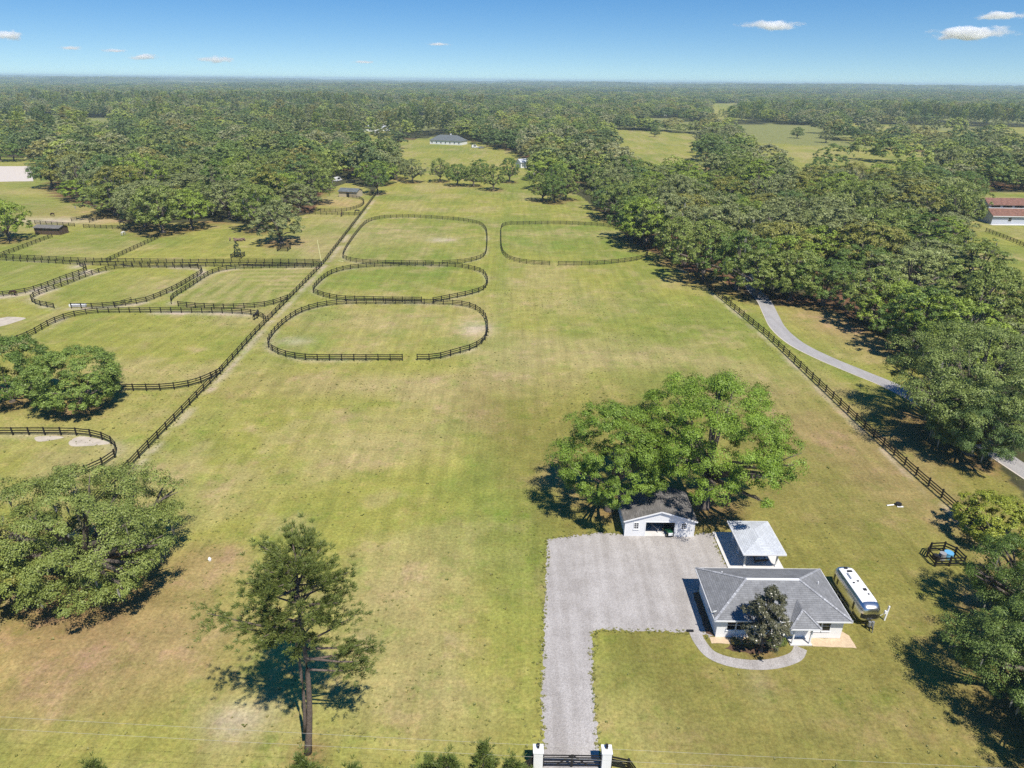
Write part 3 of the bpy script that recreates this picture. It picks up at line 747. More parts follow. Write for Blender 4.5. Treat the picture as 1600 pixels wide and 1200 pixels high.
tones = ['deep', 'mid', 'mid', 'bright', 'grey', 'olive', 'mid', 'bluegreen', 'grey', 'pale', 'bright', 'grey']
TONE_WORD = {'deep': 'dark green', 'mid': 'green', 'bright': 'light green', 'grey': 'mossy grey', 'olive': 'olive brown', 'bluegreen': 'blue green', 'pale': 'pale grey'}
for i in range(NIND):
    x, y, h = float(X[i]), float(Y[i]), float(Hh[i])
    px, py = proj(x, y, h * 0.6)
    side = 'right' if px > 880 else ('left' if px < 560 else 'middle')
    row = 'front' if y < 215 else ('middle' if y < 300 else 'rear')
    if side == 'right':
        near_ = ('beside the right oval paddock' if px < 1010 else 'above the right fence end' if px < 1110 else 'above the drive bend' if px < 1220 else 'above the bare ground' if px < 1340
                 else 'between drive and barn' if px < 1440 else 'left of the barn' if py < 350 else 'below the barn' if py < 440 else 'behind the huge spreading oak')
        where = f'right wood {row}, {near_}'
    elif side == 'left':
        near_ = 'beside the sand arena' if px < 130 else 'behind the dark horses' if px < 230 else 'behind the broad corner oak' if px < 330 else 'behind the grey low oak' if px < 450 else 'behind the tan shed'
        where = f'left wood {row}, {near_}'
    else: where = 'left of the far house clearing' if px < 620 else 'among the far house trees' if px < 780 else 'beside the white shed'
    t = tones[rnd.randrange(len(tones))]
    hw = 'tall' if h > 17.8 else ('low' if h < 13.6 else 'rather low' if h < 15.2 else 'middling' if h < 16.5 else 'fairly tall')
    R = rnd.uniform(7.6, 12.6) * (0.75 + 0.25 * h / 16)
    v = (MIDS + TALL)[rnd.randrange(len(MIDS) + 2)]
    if v in TALL: R *= 1.15
    o_, _ = plant('oak_tree', v, x, y, scale=(R / 8.5, R / 8.5, h / 15.0), rz=rnd.random() * 6.28, tint=t, label=f'{hw} {TONE_WORD[t]} oak, {where}',
          group=f'oaks of the {side} wood', litter=R)
    WOODS.setdefault(o_['label'], []).append((px, o_))
for lab_, l_ in WOODS.items():                            # look-alikes told apart by their place from left to right
    if len(l_) > 1:
        l_.sort(key=lambda q: q[0]); n_ = len(l_)
        words = ['left one', 'right one'] if n_ == 2 else ['left one', 'middle one', 'right one'] if n_ == 3 else ['leftmost'] + [f'{w} from left' for w in ('second', 'third', 'fourth', 'fifth', 'sixth', 'seventh', 'eighth', 'ninth', 'tenth')][:n_ - 2] + ['rightmost']
        for (q, o_), w_ in zip(l_, words): o_['label'] = f'{lab_}, {w_}'
restX, restY, restH = X[NIND:], Y[NIND:], Hh[NIND:]
# the far-off woods: one mass
pts = [np.stack([restX, restY, restH / 14.5 * 1.1, restH / 14.5], 1)]
for (y0, y1, sp, wx, seed) in ((560, 1500, 16.0, 1.4, 6), (1500, 3000, 24, 2.1, 7), (3000, 8000, 55, 4.0, 8), (8000, 15500, 120, 8.5, 9)):
    a, b, h = scatter(y0, y1, sp, seed)
    ok = free(a, b, h); a, b, h = a[ok], b[ok], h[ok]
    if y0 < 600:
        n = vnoise(a + 5000, b, 160, 3, 3); k = (n < 0.585) | (b < 640); a, b, h = a[k], b[k], h[k]
    if y0 >= 1500:
        n = vnoise(a + 20000, b, 420, 9, 3); k = n < 0.59; a, b, h = a[k], b[k], h[k]
    pts.append(np.stack([a, b, np.full(len(a), wx) * rng.uniform(0.7, 1.3, len(a)), h / 14.5], 1))
pts = np.concatenate(pts)
def hill(x_, y_):
    d_ = np.hypot(x_, y_); t_ = np.clip((d_ - 2500) / 5000, 0, 1)
    return 38 * t_ * np.clip((vnoise(x_ + 40000, y_ + 40000, 1700, 77, 4) - 0.36) * 2.4, 0, 1)
pm = bpy.data.meshes.new('far_wood')
pm.vertices.add(len(pts)); pm.vertices.foreach_set('co', np.stack([pts[:, 0], pts[:, 1], hill(pts[:, 0], pts[:, 1])], 1).astype(np.float32).ravel())
a = pm.attributes.new('tree_scale', 'FLOAT_VECTOR', 'POINT'); a.data.foreach_set('vector', np.stack([pts[:, 2], pts[:, 2], pts[:, 3]], 1).astype(np.float32).ravel())
a = pm.attributes.new('tree_turn', 'FLOAT_VECTOR', 'POINT'); a.data.foreach_set('vector', np.stack([np.zeros(len(pts)), np.zeros(len(pts)), rng.random(len(pts)) * 6.28], 1).astype(np.float32).ravel())
def sstep0(a, b, v): t = np.clip((v - a) / (b - a), 0, 1); return t * t * (3 - 2 * t)
# darker pine belt on the far right, scattered pines on the far left
pn = vnoise(pts[:, 0] + 9000, pts[:, 1], 130, 41, 3)
pine_zone = ((pts[:, 1] > 900) & (pts[:, 1] < 1300) & (pts[:, 0] > 0.28 * pts[:, 1]) & (pn > 0.42)) | ((pts[:, 0] < -60) & (pts[:, 1] < 1600) & (rng.random(len(pts)) < 0.9 * sstep0(0.48, 0.66, pn)))
kind_i = np.where(pine_zone, 4, rng.integers(0, 4, len(pts)))
a = pm.attributes.new('tree_kind', 'INT', 'POINT'); a.data.foreach_set('value', kind_i.astype(np.int32))
far = tag(link('far_wood', pm), 'wooded land of oaks and pines running to the horizon', 'woodland', kind='stuff')
def src(mesh):
    for o in bpy.data.objects:
        if o.data is mesh: return o
x, y = G(-190, 250)
plant('pine_tree', PINE_F, -170.0, 300.0, label='tall pine rising from the wood behind the left paddocks', tint='deep')
for i, v in enumerate(FARV):
    if src(v[0]) is None: plant('oak_tree', v, -330 - 9 * i, 470, label=['dark oak beyond the sand arena', 'pale oak beyond the sand arena', 'olive oak beyond the sand arena', 'light green oak beyond the sand arena'][i], tint=['deep', 'pale', 'olive', 'bright'][i], group='oaks beyond the sand arena')
ng = bpy.data.node_groups.new('far_wood_nodes', 'GeometryNodeTree')
ng.interface.new_socket('Geometry', in_out='INPUT', socket_type='NodeSocketGeometry'); ng.interface.new_socket('Geometry', in_out='OUTPUT', socket_type='NodeSocketGeometry')
N = ng.nodes; L = ng.links
gi = N.new('NodeGroupInput'); go = N.new('NodeGroupOutput')
jn = N.new('GeometryNodeJoinGeometry')
for v in reversed([*FARV, PINE_F]):
    oi = N.new('GeometryNodeObjectInfo'); oi.inputs['Object'].default_value = src(v[0])
    sm = N.new('GeometryNodeSetMaterial'); sm.inputs['Material'].default_value = MATS['wood_leaf']
    gt = N.new('GeometryNodeGeometryToInstance')
    L.new(oi.outputs['Geometry'], sm.inputs[0]); L.new(sm.outputs[0], gt.inputs[0]); L.new(gt.outputs[0], jn.inputs[0])
mp = N.new('GeometryNodeMeshToPoints')
L.new(gi.outputs[0], mp.inputs['Mesh'])
ip = N.new('GeometryNodeInstanceOnPoints'); ip.inputs['Pick Instance'].default_value = True
def named(n, t):
    k = N.new('GeometryNodeInputNamedAttribute'); k.data_type = t; k.inputs['Name'].default_value = n; return k
L.new(mp.outputs[0], ip.inputs['Points']); L.new(jn.outputs[0], ip.inputs['Instance'])
L.new(named('tree_kind', 'INT').outputs[0], ip.inputs['Instance Index'])
L.new(named('tree_turn', 'FLOAT_VECTOR').outputs[0], ip.inputs['Rotation'])
L.new(named('tree_scale', 'FLOAT_VECTOR').outputs[0], ip.inputs['Scale'])
L.new(ip.outputs[0], go.inputs[0])
far.modifiers.new('wood', 'NODES').node_group = ng

# ------------------------------------------------------------------ ground: one sheet to the horizon, its colours surveyed into the vertices
def axis_pts(lo, hi, step, far_lo, far_hi, g=1.06):
    a = list(np.arange(lo, hi + 1e-6, step)); s = step
    while a[-1] < far_hi: s *= g; a.append(a[-1] + s)
    s = step; b = [lo]
    while b[-1] > far_lo: s *= g; b.append(b[-1] - s)
    return np.array(sorted(b[1:]) + a)
gx = axis_pts(-120, 120, 0.8, -16000, 16000); gy = axis_pts(34, 300, 0.8, -2500, 17000, 1.05)
GX, GY = np.meshgrid(gx, gy); x = GX.ravel(); y = GY.ravel()
yellow = np.array([0.272, 0.270, 0.060]); green = np.array([0.170, 0.205, 0.042]); tan = np.array([0.345, 0.285, 0.125]); brown = np.array([0.300, 0.215, 0.100]); sandc = np.array([0.60, 0.50, 0.40])
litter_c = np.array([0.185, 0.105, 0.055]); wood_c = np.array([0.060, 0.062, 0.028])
def mixc(c, col, w): return c * (1 - w[:, None]) + np.asarray(col) * w[:, None]
def sstep(a, b, v): t = np.clip((v - a) / (b - a), 0, 1); return t * t * (3 - 2 * t)
n1 = vnoise(x, y, 34, 1, 5); n2 = vnoise(x + 300, y * 1.0, 17, 2, 5); n3 = vnoise(x * 1.0, y * 0.35 + 90, 9, 3, 4); n4 = vnoise(x, y, 6, 4, 4); n5 = vnoise(x, y, 60, 12, 3)
c = np.tile(yellow * 0.93, (len(x), 1))
c = mixc(c, green, sstep(0.46, 0.66, n1) * 0.75)
c = mixc(c, tan, sstep(0.50, 0.70, n2) * 0.5)
c = mixc(c, green, sstep(0.54, 0.74, n3) * 0.5)
c = mixc(c, tan, sstep(0.60, 0.75, n4) * 0.45)
# mowing lanes up the long field
lane = np.sin((x + 1.2 * np.sin(y / 40)) * 2 * np.pi / 2.9)
field = inside(x, y, [(-56, 60), (58, 80), (56, 190), (46, 240), (40, 330), (-66, 340)])
c = c * (1 + (lane * 0.032 * field)[:, None])
trackway = np.exp(-((x + 3.2 + 0.8 * np.sin(y / 30)) / 2.2) ** 2) * sstep(95, 120, y) * (1 - sstep(300, 330, y))
c = mixc(c, green * 1.05, trackway * 0.55)
for (px, py, rx, ry, col, w) in [
    (690, 600, 26, 4.5, tan, .7), (600, 605, 20, 4, tan, .5), (780, 570, 7, 12, tan, .5), (900, 560, 16, 6, tan, .6), (1020, 560, 14, 6, tan, .5), (600, 700, 10, 5, tan, .7), (870, 470, 16, 12, tan * 1.05, .45),
    (450, 600, 12, 8, brown, .25), (1000, 520, 14, 10, green, .4), (700, 830, 6, 8, green, .35), (820, 900, 5, 12, green, .45), (840, 830, 4, 5, green, .55), (250, 1000, 9, 7, brown, .75), (120, 1010, 10, 6, brown, .8),
    (60, 1060, 8, 5, brown, .6), (320, 900, 5, 4, brown, .6), (330, 870, 4, 3, brown, .7), (370, 1125, 2.6, 1.6, sandc * .7, .6), (640, 920, 6, 6, tan, .6), (620, 1050, 6, 6, tan, .6), (700, 1110, 5, 3, tan, .6),
    (1300, 800, 10, 6, tan, .65), (1230, 640, 8, 10, tan, .7), (1290, 700, 7, 9, tan, .7), (1400, 800, 6, 5, tan, .5), (1330, 830, 6, 4, green * .9, .5), (1250, 870, 6, 4, green * .9, .5), (1440, 860, 7, 6, green * .9, .55), (1420, 960, 3, 2.2, tan, .8),
    (1185, 1070, 1.2, 2.2, sandc * .9, .75), (1310, 1100, 9, 5, tan, .5), (1010, 1040, 7, 4, green * .8, .6), (1050, 1130, 8, 4, tan, .5), (1100, 1090, 3, 3, green * .8, .5), (1450, 1130, 8, 4, tan, .6), (1320, 1010, 7, 3, brown, .35),
    (640, 373, 24, 10, tan, .55), (690, 375, 4, 3, sandc, .5), (600, 355, 14, 8, tan, .5), (590, 500, 22, 12, tan * .95, .5), (735, 520, 6, 7, tan * 1.05, .7), (745, 512, 3, 4, sandc * .9, .6), (460, 533, 3, 2, sandc * .9, .6), (640, 440, 26, 9, green, .5), (870, 380, 24, 18, green, .65), (850, 365, 14, 5, tan, .5),
    (505, 380, 16, 18, tan * .95, .7), (510, 345, 8, 6, tan, .6), (100, 520, 20, 6, green * .95, .35), (60, 440, 22, 10, green * 1.05, .5), (130, 650, 18, 8, tan, .4), (30, 300, 40, 10, tan, .5), (130, 330, 26, 12, brown, .5), (180, 345, 16, 6, brown * 1.2, .75), (90, 345, 14, 5, sandc * .85, .7),
    (340, 345, 12, 8, litter_c * 1.3, .7), (530, 318, 12, 10, brown * 1.25, .8), (1330, 510, 9, 14, brown * 1.05, .75), (1280, 500, 6, 10, brown, .6), (1370, 545, 6, 7, brown, .6), (1570, 355, 20, 4, yellow, .6)]:
    a, b = G(px, py)
    d = ((x - a) / rx) ** 2 + ((y - b) / ry) ** 2
    c = mixc(c, col, w * np.exp(-d * 0.8) * np.clip(0.35 + 1.3 * n4, 0, 1))
yard = sstep(2, 14, x + 0.35 * (y - 60)) * (1 - sstep(95, 130, y)) * sstep(20, 30, y)
c = mixc(c, np.array([0.190, 0.172, 0.045]), yard * 0.8)
c = mixc(c, brown * 0.95, yard * sstep(0.5, 0.66, n2) * 0.45)
# paddock floors are grazed shorter and greener in patches
for k_, w in (('near', .35), ('middle', .45), ('far', .3), ('right', .55)):
    ins = inside(x, y, OV[k_]); g_ = vnoise(x, y, 5.0, 21, 3)
    c = np.where(ins[:, None], mixc(c, green * np.array([0.85, 1.02, 0.8]), sstep(0.55, 0.68, g_) * w), c)
st_poly = F['striped'] + F['left'][4:6][::-1] + F['striped_front'][::-1]
st = inside(x, y, st_poly); ds = seg_dist(x, y, F['striped'])
c = np.where(st[:, None], mixc(c, tan * 1.05, (0.30 + 0.22 * np.sin(ds * 2 * np.pi / 4.2)) * np.ones_like(x)), c)
# horse-worn strips along fence lines
for k_, off, wd, w in (('left', 0.8, 0.75, .5), ('right', -0.8, 0.6, .45)):
    d = seg_dist(x - off, y, F[k_]); c = mixc(c, sandc * 0.82, w * np.exp(-(d / wd) ** 2) * sstep(0.3, 0.55, n4))
for pts_, wd, w in ((F['loop_big'], 1.6, .5), (F['corner'], 1.2, .3), (F['diamond'], 1.3, .5), (F['loop_left'], 2.2, .75), (F['striped'], 1.0, .4), (OV['near'], 0.8, .3), (OV['middle'], 0.8, .25), (OV['far'], 0.8, .25), (F['cross'], 1.0, .3)):
    d = seg_dist(x, y, pts_[::3] + [pts_[-1]]); c = mixc(c, sandc * 0.85, w * np.exp(-(d / wd) ** 2) * sstep(0.35, 0.6, n4))
# leaf litter under the trees, wood floor beyond the open land
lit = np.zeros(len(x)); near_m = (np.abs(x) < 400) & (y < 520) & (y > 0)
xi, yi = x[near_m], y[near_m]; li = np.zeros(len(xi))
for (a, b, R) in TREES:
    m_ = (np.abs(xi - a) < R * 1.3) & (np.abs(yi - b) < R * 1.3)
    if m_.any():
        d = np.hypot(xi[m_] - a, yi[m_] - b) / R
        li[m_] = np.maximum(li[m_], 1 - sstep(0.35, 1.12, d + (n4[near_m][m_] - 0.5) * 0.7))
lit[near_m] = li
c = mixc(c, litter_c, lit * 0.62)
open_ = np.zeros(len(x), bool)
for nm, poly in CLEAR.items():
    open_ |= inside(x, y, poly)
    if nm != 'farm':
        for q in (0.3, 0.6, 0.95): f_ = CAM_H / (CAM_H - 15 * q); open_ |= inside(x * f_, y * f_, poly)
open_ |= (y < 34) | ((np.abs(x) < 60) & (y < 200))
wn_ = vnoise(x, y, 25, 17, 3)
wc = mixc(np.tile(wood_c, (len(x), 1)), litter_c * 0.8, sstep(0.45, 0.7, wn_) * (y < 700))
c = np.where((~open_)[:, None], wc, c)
far_f = vnoise(x + 20000, y, 420, 9, 3)
c = np.where(((y > 635) & (y < 1500) & (vnoise(x + 5000, y, 160, 3, 3) >= 0.58))[:, None], np.array([0.20, 0.21, 0.07]), c)
c = np.where(((y > 1500) & (far_f > 0.585))[:, None], np.array([0.16, 0.17, 0.06]), c)
Q = []
nx = len(gx); ny = len(gy)
ii = np.arange(nx * ny).reshape(ny, nx)
Q = np.stack([ii[:-1, :-1].ravel(), ii[:-1, 1:].ravel(), ii[1:, 1:].ravel(), ii[1:, :-1].ravel()], 1)
gm = np_mesh('ground', np.stack([x, y, hill(x, y)], 1), Q)
ca = gm.attributes.new('gcol', 'FLOAT_COLOR', 'POINT'); ca.data.foreach_set('color', np.concatenate([np.clip(c, 0, 1), np.ones((len(x), 1))], 1).astype(np.float32).ravel())
gm.materials.append(MATS['ground'])
tag(link('ground', gm), kind='structure')

# flat sheets
def ragged(pts, amp, step, seed):
    out = []; r = random.Random(seed); n = len(pts)
    for i in range(n):
        a = Vector(pts[i]); b = Vector(pts[(i + 1) % n]); L_ = (b - a).length; k = max(1, int(L_ / step))
        nrm = Vector((-(b - a).y, (b - a).x)).normalized() if L_ > 0 else Vector((0, 0))
        for j in range(k):
            out.append(a.lerp(b, j / k) + nrm * (r.gauss(0, amp) if j else 0))
    return [(p.x, p.y) for p in out]
def sheet(name, pts, z, m, label=None, cat=None, kind='structure', amp=0.0, step=0.5, seed=1):
    if amp: pts = ragged(pts, amp, step, seed)
    tri = geometry.tessellate_polygon([[Vector((p[0], p[1], 0)) for p in pts]])
    mb = MB(); mb.add([(p[0], p[1], z) for p in pts], [tuple(t) for t in tri])
    me = mb.mesh(name)
    bm = bmesh.new(); bm.from_mesh(me); bmesh.ops.recalc_face_normals(bm, faces=bm.faces)
    for f in bm.faces:
        if f.normal.z < 0: f.normal_flip()
    bm.to_mesh(me); bm.free()
    me.materials.append(MATS[m])
    return tag(link(name, me), label, cat, kind=kind)
def ribbon(pts, w):
    l, r_ = [], []
    for i, p in enumerate(pts):
        a = Vector(pts[max(i - 1, 0)]); b = Vector(pts[min(i + 1, len(pts) - 1)]); d = (b - a).normalized(); n = Vector((-d.y, d.x))
        l.append(tuple(Vector(p) + n * w / 2)); r_.append(tuple(Vector(p) - n * w / 2))
    return l + r_[::-1]
def strip(name, pts, w, z, m, kind='structure'):
    l = ribbon(pts, w); n = len(pts); mb = MB()
    V_ = [(a[0], a[1], z) for a in l[:n]] + [(a[0], a[1], z) for a in l[n:][::-1]]
    mb.add(V_, [(i, n + i, n + i + 1, i + 1) for i in range(n - 1)])
    me = mb.mesh(name)
    for p in me.polygons:
        pass
    bm = bmesh.new(); bm.from_mesh(me)
    for f in bm.faces:
        f.normal_update()
        if f.normal.z < 0: f.normal_flip()
    bm.to_mesh(me); bm.free()
    me.materials.append(MATS[m]); return tag(link(name, me), kind=kind)
drive = GL([(849, 1164), (846, 1100), (850, 982), (850, 950), (854, 875), (855, 843)]) + [(11.2, 71.0), (14.0, 70.6)] + [(22.9, 70.5), (24.3, 71.2), (25.4, 71.0), (25.4, 64.0), (25.4, 61.0), (21.0, 60.5), (20.95, 60.0), (20.95, 53.6), (20.4, 53.3)] + GL([(1107, 993), (1075, 988), (1000, 986), (935, 984), (925, 986), (926, 1075), (934, 1150), (936, 1166)])
drive = [(2.6, 30.0), (2.7, 38.2)] + drive + [(7.7, 38.2), (7.9, 30.0)]
sheet('gravel_drive', drive, 0.012, 'gravel', amp=0.10, step=0.22, seed=3)
walk = catmull(GL([(1085, 985), (1093, 1002), (1110, 1022), (1140, 1034), (1180, 1039), (1215, 1036), (1243, 1026), (1251, 1012)]))
strip('garden_path', walk, 1.25, 0.018, 'gravel')
strip('paved_drive', DRIVE, 3.5, 0.012, 'asphalt_pale')
strip('drive_edge', [(p[0] - 1.85, p[1] - 0.3) for p in DRIVE], 0.28, 0.009, 'sand')
sheet('sand_arena', GL([(-150, 258), (48, 260), (52, 283), (-150, 287)]), 0.012, 'sand', amp=0.5, step=4)
for nm, px_, sd_ in (('bare_soil_patch', [(0, 497), (15, 495), (40, 497), (25, 503), (0, 510), (-30, 512), (-30, 500)], 1), ('bare_soil_patch', [(108, 690), (125, 682), (150, 685), (172, 692), (160, 695), (135, 697), (112, 697)], 2),
                     ('bare_soil_patch', [(55, 683), (80, 681), (100, 683), (85, 687), (60, 690)], 3)):
    sheet(nm, catmull(GL(px_), True, 5), 0.008, 'dry_sand', amp=0.12, step=0.6, seed=sd_)

# weeds and coarse tufts standing in the mown grass, thicker along the gravel and the fence feet
tr_ = np.random.default_rng(99)
TP = [np.stack([tr_.uniform(-95, 75, 26000), 32 + 150 * tr_.random(26000) ** 1.6], 1)]
TP[0] = TP[0][vnoise(TP[0][:, 0], TP[0][:, 1], 14, 51, 4) + 0.12 * tr_.normal(size=len(TP[0])) > 0.56]
def along(pts_, step_, spread):
    out = []
    for a_, b_ in zip(pts_, pts_[1:]):
        L_ = math.dist(a_, b_)
        for q in range(int(L_ / step_) + 1):
            t_ = tr_.random(); out.append((a_[0] + (b_[0] - a_[0]) * t_ + tr_.normal() * spread, a_[1] + (b_[1] - a_[1]) * t_ + tr_.normal() * spread))
    return np.array(out)
TP.append(along(drive[1:] + drive[1:2], 0.15, 0.26)); TP.append(along(F['left'], 0.25, 0.3)); TP.append(along(F['right'], 0.25, 0.3)); TP.append(along(OV['near'], 0.3, 0.25))
TP = np.concatenate(TP)
inner_ = inside(TP[:, 0], TP[:, 1], drive) & (seg_dist(TP[:, 0], TP[:, 1], drive, True) > 0.35)
bld = ((TP[:, 0] > 20.3) & (TP[:, 0] < 34.2) & (TP[:, 1] > 52.2) & (TP[:, 1] < 60.6)) | ((TP[:, 0] > 25.3) & (TP[:, 0] < 32.2) & (TP[:, 1] > 63.9) & (TP[:, 1] < 71.4)) | ((TP[:, 0] > 14) & (TP[:, 0] < 23.1) & (TP[:, 1] > 70.1) & (TP[:, 1] < 76.8))
TP = TP[~inner_ & ~bld & (seg_dist(TP[:, 0], TP[:, 1], DRIVE) > 2.3) & (seg_dist(TP[:, 0], TP[:, 1], walk) > 0.7)]
nb = 6; nT = len(TP); sz = tr_.uniform(0.07, 0.17, nT) * (1 + 0.6 * (tr_.random(nT) < 0.06))
C0 = np.repeat(np.concatenate([TP, np.zeros((nT, 1))], 1), nb, 0); th = tr_.random(nT * nb) * 6.28; S_ = np.repeat(sz, nb)[:, None]
O_ = np.stack([np.cos(th), np.sin(th), np.zeros_like(th)], 1); Wv = np.stack([-np.sin(th), np.cos(th), np.zeros_like(th)], 1)
upv = np.array([0, 0, 1.0]) * (0.5 + 0.6 * tr_.random((nT * nb, 1)))
V_ = np.stack([C0 - Wv * S_ * 0.25, C0 + O_ * S_ * 0.5 + Wv * S_ * 0.35 + upv * S_ * 0.5, C0 + O_ * S_ * 1.1 + upv * S_ * 0.7, C0 + O_ * S_ * 0.5 - Wv * S_ * 0.35 + upv * S_ * 0.5], 1).reshape(-1, 3)
tm_ = np_mesh('grass_tufts', V_, np.arange(len(V_)).reshape(-1, 4), np.repeat(np.clip(np.repeat(tr_.random(nT), nb) * 0.8 + tr_.random(nT * nb) * 0.2, 0, 1), 4)); tm_.materials.append(MATS['tuft'])
tag(link('grass_tufts', tm_), 'coarse tufts and weeds in the mown grass', 'grass', kind='stuff')

# ------------------------------------------------------------------ fences: posts and boards one by one
POST = MB().box(-0.085, 0.085, -0.085, 0.085, -0.1, 1.45).mesh('post'); POST.materials.append(MATS['fence_black'])
RAIL = MB().box(-0.5, 0.5, -0.025, 0.025, -0.085, 0.085).mesh('rail'); RAIL.materials.append(MATS['fence_black'])
def resample(pts, step):
    P_ = [Vector((p[0], p[1])) for p in pts]; cum = [0.0]
    for a, b in zip(P_, P_[1:]): cum.append(cum[-1] + (b - a).length)
    n = max(1, round(cum[-1] / step)); out = []; j = 0
    for i in range(n + 1):
        s = cum[-1] * i / n
        while j < len(P_) - 2 and cum[j + 1] < s: j += 1
        t = (s - cum[j]) / max(1e-6, cum[j + 1] - cum[j]); out.append(P_[j].lerp(P_[j + 1], t))
    return out
def fence(pts, label, group='black board fences', far=False, step=2.44, name='board_fence', hs=(0.42, 0.82, 1.24)):
    P_ = resample(pts, step); o = P_[0]
    root = empty(name, (o.x, o.y, 0), 0, label, 'fence', group)
    r = random.Random(len(label))
    if far:
        pb, rb = MB(), MB()
        for p in P_: pb.box(p.x - o.x - .075, p.x - o.x + .075, p.y - o.y - .075, p.y - o.y + .075, -.1, 1.42)
        for a, b in zip(P_, P_[1:]):
            for h in hs: rb.bar((a.x - o.x, a.y - o.y, h), (b.x - o.x, b.y - o.y, h), 0.045, 0.15)
        for q, nm in ((pb, 'posts'), (rb, 'rails')): tag(q.build(nm, 'fence_black', root), kind='stuff')
        return root
    for i, p in enumerate(P_):
        d = P_[min(i + 1, len(P_) - 1)] - P_[max(i - 1, 0)]
        k = link('post', POST, root, (p.x - o.x, p.y - o.y, r.uniform(-.03, .02))); k.rotation_euler = (r.gauss(0, .012), r.gauss(0, .012), math.atan2(d.y, d.x))
    for a, b in zip(P_, P_[1:]):
        d = b - a; n = Vector((-d.y, d.x)).normalized() * 0.09
        m_ = (a + b) / 2 - o + n
        for h in hs:
            k = link('rail', RAIL, root, (m_.x, m_.y, h + r.gauss(0, .008))); k.scale = (d.length * 1.004, 1, 1)
            k.rotation_euler = (0, r.gauss(0, .004), math.atan2(d.y, d.x))
    return root
fence(F['right'], 'long straight black board fence between the mown field and the paved drive', step=2.9)
fence(F['left'], 'long straight black board fence between the mown field and the left paddocks', step=3.0)
fence(OV['near'], 'nearest oval paddock fence in the mown field, with an open gap in front')
fence(OV['middle'], 'middle oval paddock fence in the mown field, second from the camera')
fence(OV['far'], 'third oval paddock fence in the mown field, farthest behind the others', far=True)
fence(OV['right'], 'oval paddock fence on the right of the field beside the wood', far=True)
fence(F['loop_big'], 'curved fence behind the large left paddock, sweeping to the long fence')
fence(F['loop_big_front'], 'fence from the dome shaped bushy oak to the long left fence')
fence(F['corner'], 'rounded corner of the fence by the sandy patch at the left edge')
fence(F['diamond'], 'fence ring of the small slanted paddock at the left with a white trough')
fence(F['striped'], 'curved rear fence of the mown striped paddock')
fence(F['striped_front'], 'front fence of the mown striped paddock')
fence(F['cross'], 'straight fence crossing behind the small left paddocks to the white pole')
fence(F['cross_rear'], 'second straight fence just behind the crossing one', far=True)
fence(F['diagonal'], 'slanting fence dividing the left pastures up to the wood', far=True)
fence(F['diagonal_left'], 'slanting fence from the left edge to the run-in shed', far=True)
fence(F['loop_left'], 'curved fence along the worn horse track at the left edge')
fence(F['rear_left'], 'short fence behind the run-in shed', far=True)
fence(F['rear_mid'], 'short fence behind the pasture of the white horse', far=True)
fence(F['lane_a'], 'left fence of the narrow lane into the left wood', far=True)
fence(F['lane_b'], 'right fence of the narrow lane into the left wood', far=True)
fence(F['round_pen'], 'curved pen fence before the tan shed', far=True)
fence(F['pen_line'], 'straight fence below the curved pen at the tan shed', far=True)
fence(F['barn_line'], 'fence on the lawn before the red roofed barn', far=True)
def square_guard(cx, cy, s, label, rails=(0.4, 0.8, 1.2)):
    pts = [(cx - s, cy - s), (cx + s, cy - s), (cx + s, cy + s), (cx - s, cy + s), (cx - s, cy - s)]
    return fence(pts, label, group='small square guards', step=s * 2, hs=rails)
gx_, gy_ = G(372, 402); square_guard(gx_, gy_, 1.6, 'square guard round the little dark cedar in the left pasture')
plant('cedar_tree', V_MAG, gx_, gy_, scale=(0.5, 0.5, 0.62), tint=(0.5, 0.75, 0.6), label='little dark cedar inside a square guard in the left pasture')
gx_, gy_ = G(444, 391); square_guard(gx_, gy_, 1.7, 'empty square guard beside the grey low oak')
pen_pts = [(50.1, 65.0), (50.1, 67.6), (53.4, 67.9), (53.6, 65.2), (50.1, 65.0)]
fence(pen_pts, 'small black board pen round the water pump near the right edge', group='small square guards', step=1.65, name='pump_pen')
gt = empty('paddock_gate', (*G(180, 480.5), 0), 0.0, 'half open black gate of the small slanted paddock', 'gate')
a = Vector(G(180, 480.5)); b = Vector(G(206, 472.0)); d = b - a
for h in (0.4, 0.8, 1.2): MB().bar((0, 0, h), (d.x, d.y, h), 0.05, 0.1).build('rail', 'fence_black', gt)
for q in (0, 1): MB().bar((d.x * q, d.y * q, 0.05), (d.x * q, d.y * q, 1.35), 0.1, 0.1).build('post', 'fence_black', gt)

